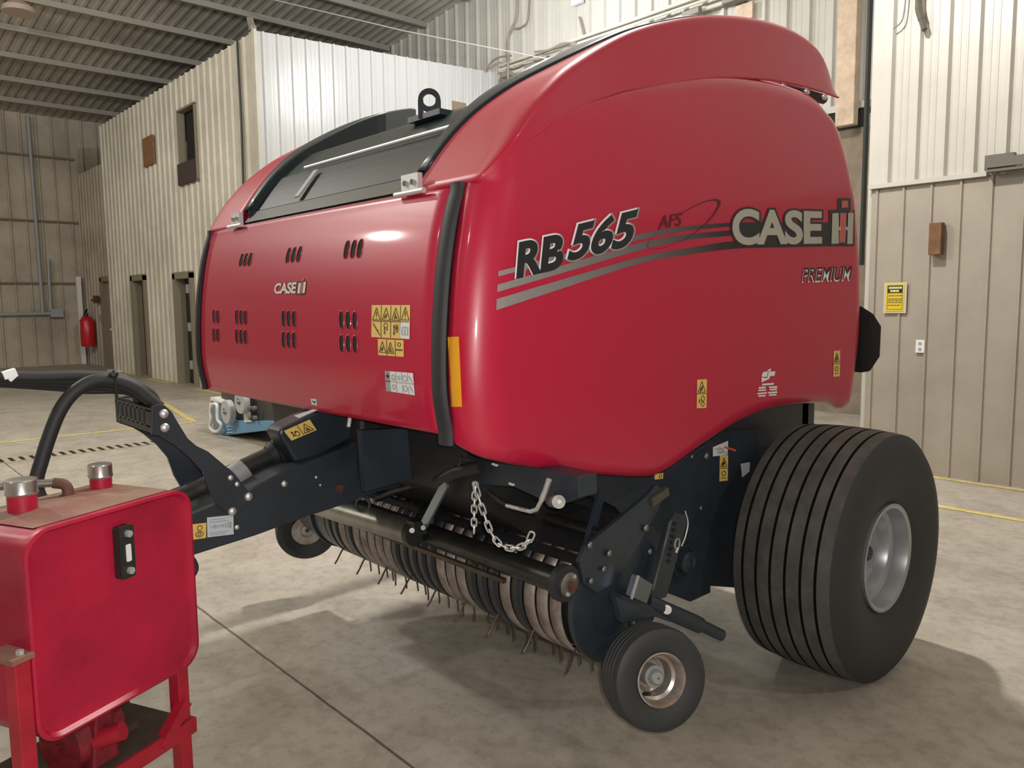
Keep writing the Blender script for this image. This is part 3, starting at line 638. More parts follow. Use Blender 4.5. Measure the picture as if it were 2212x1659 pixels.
sticker([(1506, 820), (1527, 819), (1526, 881), (1505, 882)], on_panel, side, [('b', .5, .74, .38, .19), ('c', .62, .33, .16, .10), ('c', .62, .14, .16, .08), ('d', .35, .24, .2, .1)], rows=2)
sticker([(1801, 758), (1815, 757), (1814, 813), (1800, 814)], on_panel, side, [('b', .5, .74, .36, .17), ('c', .5, .30, .22, .09), ('l', .5, .12, .3, 1)], rows=2)
poly_decal('amber_reflector', AMB, [[(966, 727), (992, 727), (999, 879), (974, 879)]][:0], side, on_panel, E1) if False else None
fq = quad_map([(967, 728), (991, 727), (998, 879), (974, 879)], on_panel)
obj('amber_reflector', MB().grid(lambda a, b: fq(a, b, .004), 6, 10), AMB, side)
# ---- shield details: slots, logo, stickers
def slot(cx, cy, w_, h, tilt=0):
    P = []
    for k in range(20):
        a = 2*math.pi*k/20; x = w_*math.cos(a); y = h*math.copysign(abs(math.sin(a))**.8, math.sin(a)); P.append((cx+x-tilt*y, cy+y))
    obj('vent_slot', MB().face([on_shield(x, y, .0012) for x, y in P]), DARK, shield)
    Q = [(cx+(x-cx)*1.35, cy+(y-cy)*1.09) for x, y in P]; n = len(P)
    obj('slot_lip', MB().add([on_shield(x, y, .0009) for x, y in Q]+[on_shield(x, y, .003) for x, y in P], [(i, (i+1) % n, n+(i+1) % n, n+i) for i in range(n)]), RED, shield, smooth=60)
G = 3.318; ox, oy = 400, 440
for x, y, w_, h, t in [(402, 400, 10, 46, .25), (432, 398, 10, 46, .25), (464, 396, 11, 48, .25), (738, 368, 12, 54, .22), (776, 364, 12, 54, .22), (816, 360, 13, 56, .22), (1157, 328, 16, 64, .16), (1205, 325, 16, 64, .16), (1252, 320, 17, 66, .16)]:
    slot(ox+x/G, oy+y/G, w_/G, h/G, t)
for x, y, w_, h in [(204, 808, 8, 48), (232, 810, 8, 48), (369, 812, 10, 52), (400, 814, 10, 52), (431, 816, 10, 52), (704, 822, 12, 58), (741, 824, 12, 58), (779, 826, 12, 58), (1119, 833, 15, 64), (1167, 835, 15, 64), (1215, 837, 15, 64),
                    (204, 942, 8, 48), (232, 942, 8, 48), (369, 950, 10, 52), (400, 953, 10, 52), (431, 955, 10, 52), (704, 974, 12, 58), (741, 976, 12, 58), (779, 980, 12, 58), (1120, 1002, 15, 62), (1168, 1004, 15, 62), (1216, 1007, 15, 62)]:
    slot(ox+x/G, oy+y/G, w_/G, h/G, -.04)
f = quad_map([(593, 612), (642, 609), (641, 634), (592, 635)], on_shield)
obj('small_logo_lettering', text_mb('CASE', f, .0014, .060, .12, ref=('CASE', .035, .12), space=.96), BD, shield)
obj('small_logo_lettering', text_mb('CASE', f, .0026, .035, .12, ref=('CASE', .035, .12), space=.96), mat('cream_decal', (.70, .68, .58), .45), shield)
poly_decal('small_logo_mark', BD, [[(642, 608), (662, 607), (659, 637), (640, 637)]], shield, on_shield, .0013)
poly_decal('small_logo_mark', mat('cream_decal', (0, 0, 0)), [[(645, 611), (650, 611), (647, 634), (642, 634)], [(656, 609), (661, 609), (658, 633), (653, 633)]], shield, on_shield, .0026)
poly_decal('small_logo_mark', PINK, [[(651, 610), (655, 610), (652, 634), (648, 634)], [(653, 601), (657, 601), (656, 606), (652, 606)]], shield, on_shield, .0026)
sticker([(803, 659), (886, 659), (885, 733), (802, 728)], on_shield, shield, [('t', .125, .73, .10, .19), ('b', .375, .73, .10, .19), ('h', .625, .73, .10, .19), ('t', .875, .75, .10, .19),
        ('s', .13, .25, .09, .18), ('c', .37, .38, .05, .07), ('d', .37, .22, .07, .14), ('d', .62, .25, .08, .2), ('c', .66, .3, .03, .12)], m=YEL, rows=2, cols=4, e=.0012)
sticker([(865, 696), (885, 697), (884, 732), (864, 730)], on_shield, shield, [('l', .5, .7, .3, 1), ('v', .5, .48, .1, .24), ('v', .2, .45, .1, .24), ('v', .8, .45, .1, .24), ('l', .5, .22, .3, 1)], m=WHT, ink=INKG, e=.0022, name='white_sticker')
sticker([(816, 732), (872, 735), (872, 771), (817, 767)], on_shield, shield, [('b', .17, .52, .13, .34), ('h', .48, .50, .13, .34), ('a', .82, .40, .13, .3), ('c', .82, .72, .06, .12)], cols=3, e=.0012)
sticker([(831, 801), (842, 802), (845, 846), (834, 845)], on_shield, shield, [('l', .5, .75, .3, 2), ('v', .5, .75, .1, .12)], m=INKG, ink=INK, rows=2, e=.0012, name='grey_sticker')
sticker([(842, 802), (892, 806), (896, 854), (845, 846)], on_shield, shield, [('c', .13, .72, .06, .13), ('l', .12, .6, .08, 1), ('c', .37, .72, .05, .1), ('c', .62, .72, .08, .14), ('s', .87, .7, .06, .14), ('c', .13, .25, .06, .12), ('c', .62, .25, .08, .14), ('s', .87, .25, .06, .14)], m=WHT, ink=INKG, rows=2, cols=4, e=.0012, name='white_sticker')
sticker([(671, 861), (684, 862), (685, 876), (673, 874)], on_shield, shield, [('s', .36, .5, .14, .16), ('s', .64, .5, .14, -.16)], m=WHT, ink=INK, e=.0012, name='white_sticker')
def hinge(px, py, sc):
    p = on_shield(px, py, .004); h = obj('hood_hinge', MB().box((p.x-.045*sc, p.y-.006, p.z), (p.x+.045*sc, p.y+.012, p.z+.055)).tube([(p.x-.07*sc, p.y-.012, p.z-.004), (p.x+.085*sc, p.y-.012, p.z-.004)], .009, 10), GALV, shield, smooth=40)
    for d in (-.02, .02): obj('bolt', MB().cyl((p.x+d, p.y-.006, p.z+.028), (p.x+d, p.y-.012, p.z+.028), .010, n=6), CHROME, h)
hinge(888, 415, 1.0); hinge(512, 487, .9)
poly_decal('cowl_reflector', WDEC, [[(483, 470), (517, 446), (511, 456), (486, 471)]], shield, lambda a, b, e: onx(a, b, 2*XC-XP-.02), 0) if False else None
# ---- rear wheels
def lerp_prof(c, axis, prof, n, m, name, parent, sm=40): return obj(name, MB().lathe(prof, c, axis, n), m, parent, smooth=sm)
def big_wheel(x_out, sgn):
    R, w_ = .547, .2455; xm = x_out-sgn*w_; c = (xm, 3.397, .539); pr = []
    gs = [-.165, -.10, -.035, .03, .095, .155]
    pts = [(-w_*.62, .235), (-w_*.96, R*.66), (-w_, R*.80), (-w_*.95, R*.92), (-w_*.86, R*.975)]
    for g in gs:
        rr_ = R*(1-.022*(g/.2)**2); pts += [(g-.006, rr_), (g-.004, rr_-.018), (g+.004, rr_-.018), (g+.006, rr_)]
    pts += [(w_*.86, R*.975), (w_*.95, R*.92), (w_, R*.80), (w_*.97, R*.66), (w_*.90, R*.52), (w_*.84, R*.455), (w_*.80, .228), (w_*.5, .215)]
    side_ = mat('tyre_sidewall', (.030, .031, .031), .7)
    t = obj('rear_tyre', MB().lathe(pts, c, (sgn, 0, 0), 96), TYR, baler, smooth=35)
    t.data.materials.append(side_); t.data.materials.append(GRV)
    for f_ in t.data.polygons:
        ctr = f_.center
        if (ctr.x-xm)*sgn > w_*.84 or math.hypot(ctr.y-c[1], ctr.z-c[2]) < R*.93: f_.material_index = 1
        elif abs(ctr.x-xm) < w_*.75 and min(abs((ctr.x-xm)*sgn-g) for g in gs) < .0105: f_.material_index = 2
    rim = [(w_*.80, .232), (w_*.87, .236), (w_*.885, .230), (w_*.86, .215), (w_*.72, .205), (w_*.60, .203), (w_*.56, .185), (w_*.50, .178), (w_*.36, .172), (w_*.34, .160), (w_*.34, .01), (w_*.26, .01), (w_*.26, .225)]
    r = obj('wheel_rim', MB().lathe(rim, c, (sgn, 0, 0), 64), RIM, t, smooth=30)
    obj('hub_cap', MB().lathe([(.06, .01), (.06, .036), (.125, .034), (.135, .026), (.137, .003)], c, (sgn, 0, 0), 24), PLA, t, smooth=40)
big_wheel(-1.338, 1); big_wheel(2*XC+1.338, -1)
obj('axle', MB().box((2*XC+1.75, 3.34, .48), (-1.75, 3.46, .60)), BLK, baler)
# inner fender beside the tyre
obj('wheel_fender', MB().box((-1.99, 2.72, .62), (-1.95, 3.78, 1.30)), BLK, baler)
# ---- tongue
def pz(poly, X): return [onx(a, b, X) for a, b in poly]
TN = -2.58
t0 = [V((TN, -.85, .66)), V((TN, -.85, .52))]
beam = [t0[0]]+pz([(385, 1118), (542, 1054), (602, 1022), (754, 964), (790, 940), (838, 934), (900, 925), (955, 930), (955, 1038), (870, 1053), (818, 1063), (762, 1085), (666, 1116), (552, 1158), (410, 1203), (380, 1212)], TN)+[t0[1]]
tongue = obj('tongue', MB().prism(beam, (-.34, 0, 0)), BLK, baler, bevel=.008)
obj('hitch_clevis', MB().box((-2.83, -1.10, .53), (-2.67, -.80, .56)).box((-2.83, -1.10, .62), (-2.67, -.80, .65)), BLK2, baler)
obj('parking_jack', MB().tube([(-3.02, -.55, .02), (-3.02, -.55, 1.0)], .035, 12).box((-3.12, -.65, 0), (-2.92, -.45, .02)).bar((-3.02, -.55, .66), (-2.9, -.55, .66), .06, .06), BLK2, baler)
def bolt(px, py, X, r=.011, m=GALV, name='bolt', par=None, n=10):
    p = onx(px, py, X); obj(name, MB().sphere(p, r, n, (.6, 1, 1)), m, par or tongue, smooth=60)
for px, py, r in ((614, 1045, .012), (683, 1031, .006), (692, 1048, .005)): bolt(px, py, TN+.004, r)
pv = onx(731, 1056, TN); obj('pivot_pin', MB().cyl(pv-V((.01, 0, 0)), pv+V((.008, 0, 0)), .016, n=20), RUST, tongue, smooth=40)
on_t = lambda a, b, e=0: onx(a, b, TN+e+.001)
sticker([(404, 1134), (446, 1129), (445, 1162), (403, 1168)], on_t, tongue, [('s', .05, .5, .15, .35), ('c', .66, .70, .12, .16), ('c', .66, .30, .2, .18), ('c', .66, .30, .08, .1)], cols=1, e=.001)
sticker([(447, 1118), (504, 1112), (505, 1154), (448, 1161)], on_t, tongue, [('l', .4, .86, .3, 1), ('l', .45, .74, .36, 1)]+[('v', x, .5, .1, h) for x, h in ((.15, .06), (.25, .09), (.3, .1), (.38, .07), (.46, .06), (.55, .08), (.62, .07), (.7, .12), (.78, .14), (.85, .16), (.9, .16))]+[('l', .45, .2, .38, 1), ('l', .4, .1, .3, 1)], m=mat('pale_blue_sticker', (.55, .62, .68), .45), ink=INKG, e=.001, name='identification_sticker')
# hose bracket: two swept plates and a slotted comb box
bz_ = lambda pts, X: [onx(a/3.77, 780+b/3.77, X) for a, b in pts]
brp = [(1290, 352), (1345, 362), (1400, 415), (1450, 500), (1530, 630), (1600, 690), (1700, 740), (1830, 850), (1960, 985), (2040, 1080), (2035, 1130), (1960, 1230), (1910, 1255), (1850, 1235), (1770, 1170), (1705, 1060), (1650, 900), (1560, 790), (1440, 690), (1310, 610), (1235, 600), (1235, 370)]
brk = obj('hose_bracket', MB().prism(bz_(brp, TN+.012), (-.012, 0, 0)), BLK, baler, bevel=.002)
obj('hose_bracket', MB().prism([p-V((.33, 0, 0)) for p in bz_(brp, TN+.012)], (-.012, 0, 0)), BLK, baler)
P1 = onx(330, 878, TN); P2 = onx(330, 938, TN); yb = P1.y-.01; z1, z0 = P1.z, P2.z
mb = MB(); xa, xb = TN-.37, TN+.006
mb.box((xa, yb, z1-.018), (xb, yb+.01, z1)); mb.box((xa+.01, yb, z0), (xb, yb+.01, z0+.028)); mb.box((xa, yb, z1-.006), (xb, yb+.04, z1)); mb.box((xa, yb, z0), (xa+.008, yb+.04, z1)); mb.box((xa, yb, z0), (xb, yb+.04, z0+.006))
nS = 7; pit = (xb-xa-.055)/nS
for k in range(nS+1):
    x = xa+.0+k*pit; mb.box((x, yb, z0+.02), (x+pit*.52 if k < nS else xb, yb+.01, z1-.01))
obj('hose_comb', mb, PLA, baler, bevel=.002)
for px, py in ((354, 894), (356, 924)): bolt(px, py, TN+.016, .015, par=brk)
for px, py, r in ((498, 1032, .010), (512, 1046, .009), (537, 1073, .015), (502, 1105, .015), (512, 1139, .009)): bolt(px, py, TN+.016, r, par=brk)
lp = [onx(a, b, TN-.05) for a, b in ((412, 1205), (418, 1212), (423, 1226), (418, 1240), (412, 1240))]
obj('chain_hook', MB().tube(spline3(lp), .010, 8), BLK, baler, smooth=60)
# hoses
def hose(pts, X, r, par=baler, name='hose', m=RUB):
    if not isinstance(X, (list, tuple)): X = [X]*len(pts)
    return obj(name, MB().tube(spline3([onx(a, b, x) for (a, b), x in zip(pts, X)], 8), r, 12), m, par, smooth=60)
hose([(352, 905), (336, 868), (318, 846), (285, 828), (245, 815), (170, 812), (60, 814), (-120, 806)], -2.68, .017)
hose([(345, 905), (326, 868), (302, 845), (270, 828), (235, 818), (150, 822), (50, 820), (-120, 812)], -2.70, .016)
hose([(338, 905), (320, 870), (296, 850), (262, 836), (225, 828), (150, 830), (45, 826), (-120, 818)], -2.72, .015)
hose([(332, 905), (314, 872), (290, 852), (255, 842), (215, 836), (150, 838), (40, 831), (-120, 822)], -2.73, .012)
hose([(300, 905), (297, 874), (290, 856), (275, 848), (240, 845), (180, 845), (110, 838), (-60, 826)], -2.76, .009)
hose([(312, 905), (313, 880), (313, 866)], -2.74, .006)
thick = hose([(345, 880), (322, 862), (292, 838), (250, 822), (205, 822), (172, 838), (146, 862), (124, 898), (104, 950), (90, 995), (80, 1030), (80, 1055), (86, 1075)], [-2.62]*13, [.024]*72+[.020]*20+[.017]*5 if False else .020)
tie = [onx(a, b, -2.60) for a, b in ((246, 808), (250, 832), (252, 858))]
obj('cable_tie', MB().tube(tie, .005, 6).sphere(tie[0], .014, 8), PLA, baler)
obj('hose_coupler', MB().bar(onx(6, 812, -2.66), onx(34, 803, -2.66), .03, .022).bar(onx(20, 822, -2.66), onx(36, 808, -2.66), .014, .01), GALV, baler)
# driveline
sh0, sh1 = onx(300, 1118, -2.75), onx(585, 985, -2.75)
obj('drive_shaft', MB().tube([sh0-(sh1-sh0)*2.2, sh0, sh1], .036, 16), PLA, baler, smooth=60)
q0, q1 = onx(505, 1030, -2.72), onx(528, 1012, -2.72)
obj('shaft_collar', MB().tube([q0, q1], .044, 16), GREYP, baler, smooth=60)
d_ = (sh1-sh0).normalized(); cb = onx(580, 985, -2.75)
obj('shaft_bellows', MB().lathe([(0, .036), (.02, .05), (.03, .044), (.05, .060), (.06, .052), (.08, .070), (.09, .060), (.13, .075), (.13, .02), (0, .02)], cb, d_, 28), RUB, baler, smooth=30)
gb = obj('shaft_guard', MB().prism(pz([(603, 940), (606, 926), (660, 900), (705, 884), (765, 888), (778, 905), (765, 945), (690, 985), (640, 1000), (622, 970)], -2.62), (-.11, 0, 0)), BLK, baler, bevel=.01)
sticker([(613, 931), (669, 906), (684, 929), (630, 952)], lambda a, b, e=0: onx(a, b, -2.617+e), gb, [('d', .25, .45, .14, .3), ('c', .33, .35, .08, .2), ('h', .74, .5, .18, .36)], cols=2, e=.001)
sticker([(634, 898), (676, 884), (686, 886), (646, 903)], lambda a, b, e=0: onx(a, b, -2.60+e), gb, [], m=WHT, e=.0, name='white_sticker')
obj('drain_tube', MB().tube([onx(757, 894, -2.5), onx(753, 922, -2.5)], .007, 8), WPLA, baler)
obj('gearbox', MB().box((-2.95, 1.52, .98), (-2.55, 1.9, 1.30)), BLK2, baler, bevel=.02)
# ---- chassis under the panels
def ony_poly(pts, Y): return [ony(a, b, Y) for a, b in pts]
obj('cross_member', MB().box((-3.62, 1.80, 1.00), (-1.80, 1.92, 1.16)), BLK2, baler, bevel=.006)
obj('frame_plate', MB().prism(pz([(780, 930), (960, 920), (990, 960), (1000, 992), (950, 1015), (870, 1040), (790, 1062)], -2.36), (-.03, 0, 0)), BLK, baler)
fp = obj('pickup_frame_plate', MB().prism(ony_poly([(985, 980), (1060, 985), (1250, 1030), (1252, 1075), (1205, 1092), (1180, 1085), (1110, 1052), (1030, 1046)], 1.66), (0, .08, 0)), BLK, baler, bevel=.004)
for px, py, l in ((1069, 1003, 10), (1105, 1045, 9)):
    obj('clip', MB().bar(ony(px-l/2, py-l*.15, 1.655), ony(px+l/2, py+l*.25, 1.655), .008, .006), WPLA, fp)
pn = obj('hinge_pin', MB().cyl(ony(1193, 1082, 1.66), ony(1207, 1084, 1.60), .020, n=20), STEEL, baler, smooth=40)
obj('grease_nipple', MB().sphere(ony(1208, 1084, 1.598), .008, 8), WPLA, pn)
obj('lock_lever', MB().tube([ony(1186, 1036, 1.62), ony(1178, 1060, 1.62), ony(1170, 1080, 1.62)], .009, 8).tube([ony(1170, 1080, 1.62), ony(1160, 1100, 1.62), ony(1146, 1105, 1.62), ony(1095, 1092, 1.64)], .007, 8), GALV, baler, smooth=60)
obj('adjuster_rod', MB().tube([ony(945, 1042, 1.58), ony(985, 1020, 1.58), ony(1040, 1008, 1.6)], .022, 10).tube([ony(990, 1010, 1.56), ony(997, 985, 1.56)], .005, 6).tube([ony(994, 990, 1.56), ony(1018, 993, 1.56)], .006, 6), BLK2, baler, smooth=50)
sa0, sa1 = ony(964, 1042, 1.57), ony(917, 1132, 1.60)
arm = obj('lift_arm', MB().bar(sa0, sa1, .034, .012, up=(0, 1, 0)), ZBLUE, baler, bevel=.002)
obj('arm_bolt', MB().cyl(ony(918, 1138, 1.60), ony(914, 1140, 1.56), .009, n=8), STEEL, arm)
obj('hydraulic_line', MB().tube(spline3([ony(815, 1078, 1.75), ony(850, 1062, 1.72), ony(900, 1046, 1.70), ony(948, 1028, 1.66)], 6), .013, 8), BLK2, baler, smooth=60)
obj('hydraulic_line', MB().tube(spline3([ony(1030, 1040, 1.70), ony(1060, 1068, 1.70), ony(1100, 1092, 1.72), ony(1160, 1106, 1.74)], 6), .010, 8), BLK2, baler, smooth=60)
obj('valve_block', MB().box((-2.20, 1.62, 1.045), (-2.12, 1.68, 1.10)), mat('olive_block', (.06, .065, .045), .5), baler, bevel=.005)
obj('tow_ring', MB().lathe([(-.006, .022), (.006, .022), (.006, .030), (-.006, .030)], onx(784, 1090, -2.5), (.7, -.7, .1), 24), BLK, baler, smooth=40)
obj('diagonal_brace', MB().bar(ony(1085, 1100, 1.85), ony(1010, 1045, 1.85), .03, .02), BLK2, baler)
# chain
ch = obj('chain', MB().sphere(ony(1027, 1046, 1.55), .012, 8), GALV, baler)
def links(pts, Y, n, flip=0):
    P = spline3([ony(a, b, Y) for a, b in pts], 12); L = [0]
    for a, b in zip(P, P[1:]): L.append(L[-1]+(b-a).length)
    for k in range(n):
        def pos(s):
            i = max(0, min(len(P)-2, int(np.searchsorted(L, s))-1)); f_ = (s-L[i])/(L[i+1]-L[i]); return P[i].lerp(P[i+1], f_)
        s0 = L[-1]*k/n; s1 = L[-1]*(k+1)/n; a = pos(s0); b = pos(s1); c = (a+b)/2; d = (b-a).normalized(); l = (s1-s0)*.66
        u = d.cross(V((.55, -.83, .1))).normalized(); u = u if (k+flip) % 2 else (u*.35+d.cross(u)*.94).normalized(); w_ = .0085
        R = []
        for q in range(16):
            t = 2*math.pi*q/16; cx = math.cos(t); sy = math.sin(t); R.append(c+d*(math.copysign(l-w_, cx)*1+cx*w_ if abs(cx) > .01 else 0)+u*sy*w_)
        obj('chain_link', MB().tube(R, .0032, 6, closed=True), GALV, ch, smooth=60)
links([(1027, 1050), (1025, 1080), (1024, 1112), (1024, 1150)], 1.54, 7)
links([(1028, 1052), (1035, 1078), (1045, 1108), (1058, 1145), (1075, 1172), (1097, 1184), (1122, 1183), (1140, 1172), (1150, 1152)], 1.54, 13, 1)
# ---- pickup
RYc, RZc, RB = 2.02, .635, .222
pick = obj('pickup_reel', MB().cyl((-3.72, RYc, RZc), (-1.74, RYc, RZc), .20, n=40), BLK2, baler, smooth=40)
rr = random.Random(5)
NB = 25
bxs = [-3.36+k*(1.60/NB) for k in range(NB+1)]
steel_set = {2, 4, 5, 6, 7, 8, 14, 15, 16, 20, 22, 23, 24}
for k, x in enumerate(bxs[:-1]):
    def bf(u, v, x=x):
        a = math.radians(128+165*u); r = RB+.05*sstep(.0, 1, 1-abs(2*u-1))*.0
        yy = RYc+r*math.cos(a); zz = RZc+r*math.sin(a)
        if u < .12: zz = RZc+r*math.sin(a)
        return V((x+.052*v, yy, zz))
    obj('stripper_band', MB().grid(bf, 26, 1), BAND if k in steel_set else BANDD, pick, smooth=60, solid=.004)
def tine(x, a0):
    a = math.radians(a0); pts = []
    for t in np.linspace(0, 1, 7):
        r = .13+.175*t; b = a+.05*t*t; pts.append((x+.004*math.sin(9*t), RYc+r*math.cos(b), RZc+r*math.sin(b)))
    obj('pickup_tine', MB().tube(pts, .0042, 5), TINE, pick, smooth=60)
for k in range(NB):
    x = bxs[k]+.057
    tine(x, 264+rr.uniform(-4, 4))
    if k % 3 == 0: tine(x, 222+rr.uniform(-3, 3))
obj('reel_cover', MB().lathe([(-3.50, .01), (-3.50, .215), (-3.375, .222), (-3.375, .01)], (0, RYc, RZc), (1, 0, 0), 40), BLK, baler, smooth=40)
obj('reel_top_cover', MB().prism([(-3.5, 1.84, .785), (-3.5, 1.86, .80), (-3.5, 2.1, .90), (-3.5, 2.1, .88)], (1.75, 0, 0)), BLK2, baler)
for x in (-3.52, -1.735):
    ep = [V((x, RYc+.23*math.cos(t)*(1.0 if math.cos(t) < 0 else 1.1), RZc+.225*math.sin(t))) for t in np.linspace(0, 2*math.pi, 40)[:-1]]
    obj('reel_end_plate', MB().prism(ep, (.02, 0, 0)), BLK, baler, bevel=.003)
# wind guard roller and the pale tube beside it
RL0, RL1 = V((-3.52, 1.775, .748)), V((-1.74, 1.765, .748))
wg = obj('wind_guard_roller', MB().cyl(RL0, RL1, .041, n=28), PIPE, baler, smooth=40)
e1 = RL1
obj('roller_end_disc', MB().cyl(e1+V((.0, 0, 0)), e1+V((.028, 0, 0)), .060, n=32), RUB, wg, smooth=40)
fl_ = obj('roller_bearing', MB().lathe([(.028, .038), (.040, .040), (.046, .030), (.046, .016), (.05, .005)], e1, (1, 0, 0), 24), STEEL, wg, smooth=40)
obj('roller_shaft', MB().cyl(e1+V((.04, 0, 0)), e1+V((.062, 0, 0)), .015, n=16), RUST, wg, smooth=40)
for a in (60, 240): obj('bolt', MB().cyl(e1+V((.04, .030*math.cos(math.radians(a)), .030*math.sin(math.radians(a)))), e1+V((.05, .030*math.cos(math.radians(a)), .030*math.sin(math.radians(a)))), .007, n=6), GALV, wg)
c0, c1 = ony(690, 1090, 1.70), ony(893, 1150, 1.70)
obj('crop_guard_tube', MB().tube([c0+(c0-c1)*.7, c0, c1], .050, 24), mat('bright_worn_tube', (.36, .36, .32), .38, metal=.8, noise=.4, nscale=8), baler, smooth=40)
obj('guard_tube_cap', MB().cyl(c1+V((-.01, 0, 0)), c1+V((.02, 0, 0)), .051, n=24).box((c1.x+.0, c1.y-.03, c1.z+.0), (c1.x+.05, c1.y+.03, c1.z+.055)), PLA, baler, smooth=40)
obj('guard_tube_bolt', MB().cyl(ony(889, 1146, 1.655), ony(890, 1146, 1.645), .010, n=12), STEEL, baler)
obj('guard_strip', MB().bar(ony(690, 1104, 1.735)+V((-.25, 0, 0)), ony(1090, 1255, 1.735), .016, .016), mat('rusty_strip', (.11, .085, .06), .5, metal=.4, noise=.5, nscale=9), baler)
obj('rear_cross_tube', MB().tube([(-3.6, 1.98, .86), (-1.72, 1.98, .86)], .022, 14), PIPE, baler, smooth=50)
obj('feeder_tube', MB().tube([(-3.6, 1.90, .98), (-1.95, 1.90, .98)], .035, 12), BLK2, baler, smooth=50)
# ---- near-side arm plates
def plate(name, pts, X, th=.012, m=BLK, bev=.002): return obj(name, MB().prism(pz(pts, X), (-th, 0, 0)), m, baler, bevel=bev)
sp = plate('side_frame_plate', [(1240, 1008), (1435, 1020), (1560, 935), (1640, 930), (1640, 1000), (1596, 1240), (1596, 1270), (1535, 1266), (1535, 1280), (1492, 1300), (1440, 1280), (1400, 1180), (1330, 1095), (1250, 1060)], -1.93, .02)
ap = plate('pickup_arm', [(1252, 1215), (1266, 1180), (1340, 1120), (1400, 1070), (1418, 1048), (1436, 1058), (1424, 1100), (1390, 1160), (1350, 1230), (1325, 1262), (1290, 1282), (1262, 1262)], -1.70, .02)
obj('arm_shackle', MB().bar(onx(1405, 1085, -1.70), onx(1440, 1060, -1.70), .03, .022, up=(1, 0, 0)), mat('worn_olive_steel', (.12, .11, .085), .4, metal=.5), ap)
for px, py, r in ((1396, 1141, .014), (1317, 1196, .013), (1305, 1230, .011), (1277, 1256, .011), (1404, 1192, .011), (1275, 1178, .013)): bolt(px, py, -1.69, r, STEEL, par=ap)
bp2 = plate('support_plate', [(1375, 1155), (1410, 1135), (1428, 1160), (1412, 1215), (1385, 1250), (1368, 1215)], -1.76, .014)
obj('brace_bar', MB().bar(onx(1298, 1065, -1.82), onx(1266, 1190, -1.78), .035, .014, up=(1, 0, 0)), BLK, baler)
sb = plate('slotted_bar', [(1460, 1108), (1480, 1112), (1484, 1130), (1440, 1290), (1404, 1300), (1446, 1128)], -1.66, .014)
for t in np.linspace(.08, .62, 7):
    p = onx(1468-26*t-6, 1120+150*t, -1.655); obj('bar_hole', MB().cyl(p, p+V((.002, 0, 0)), .008, n=10), INK, sb)
ed = [onx(1449, 1125, -1.655), onx(1410, 1275, -1.655)]
obj('bar_edge', MB().bar(ed[0], ed[1], .006, .004, up=(1, 0, 0)), STEEL, sb)
obj('safety_pin', MB().tube(spline3([onx(a, b, -1.64) for a, b in ((1480, 1104), (1486, 1130), (1480, 1160), (1472, 1180))]), .0028, 6).lathe([(-.002, .018), (.002, .018), (.002, .021), (-.002, .021)], onx(1463, 1175, -1.64), (1, .2, 0), 20).tube([onx(1464, 1183, -1.64), onx(1460, 1194, -1.64)], .005, 6), GALV, baler)
ub = obj('u_channel', MB().prism([onx(a, b, -1.63) for a, b in ((1381, 1243), (1412, 1262), (1398, 1306), (1366, 1292))], (-.035, 0, 0)), mat('blued_steel', (.20, .23, .26), .3, metal=.85), baler, bevel=.004)
obj('channel_edge', MB().bar(onx(1379, 1243, -1.625), onx(1364, 1294, -1.625), .008, .006, up=(1, 0, 0)), GALV, ub)
ring = onx(1475, 1212, -1.90); obj('drive_hub', MB().lathe([(0, .045), (.03, .045), (.04, .03), (.045, .004)], ring, (1, 0, 0), 24).lathe([(0, .062), (.008, .062), (.008, .072), (0, .072)], ring, (1, 0, 0), 24), BLK, sp, smooth=40)
for px, py, r in ((1514, 1098, .010), (1495, 987, .010), (1526, 986, .016), (1462, 1212, .007)): bolt(px, py, -1.925, r, STEEL, par=sp)
on_sp = lambda a, b, e=0: onx(a, b, -1.928+e)
sticker([(1555, 984), (1573, 983), (1572, 1038), (1554, 1040)], on_sp, sp, [('b', .5, .74, .36, .17), ('c', .5, .30, .22, .09), ('l', .5, .12, .3, 1)], rows=2, e=.001)
sticker([(1540, 966), (1573, 952), (1572, 982), (1540, 986)], on_sp, sp, [('c', .5, .4, .2, .2), ('l', .3, .7, .2, 1)], m=WHT, ink=INKG, e=.001, name='white_sticker')
sticker([(1414, 1024), (1433, 1022), (1432, 1034), (1414, 1036)], lambda a, b, e=0: onx(a, b, -1.86+e), sp, [('c', .7, .5, .16, .3)], e=.0)
obj('indicator_lever', MB().bar(onx(1566, 966, -1.90), onx(1588, 973, -1.90), .008, .008), ORG, sp)
obj('indicator_string', MB().tube([onx(1570, 925, -1.9), onx(1587, 972, -1.9)], .0015, 4), PLA, sp)
ws = MB().face([onx(a, b, -1.92) for a, b in ((1600, 1002), (1620, 998), (1619, 1018), (1603, 1032))]); obj('white_sticker', ws, WHT, sp)
plate('lower_skid', [(1245, 1300), (1330, 1270), (1385, 1300), (1400, 1340), (1350, 1380), (1305, 1412), (1270, 1385), (1248, 1345)], -1.73, .012)
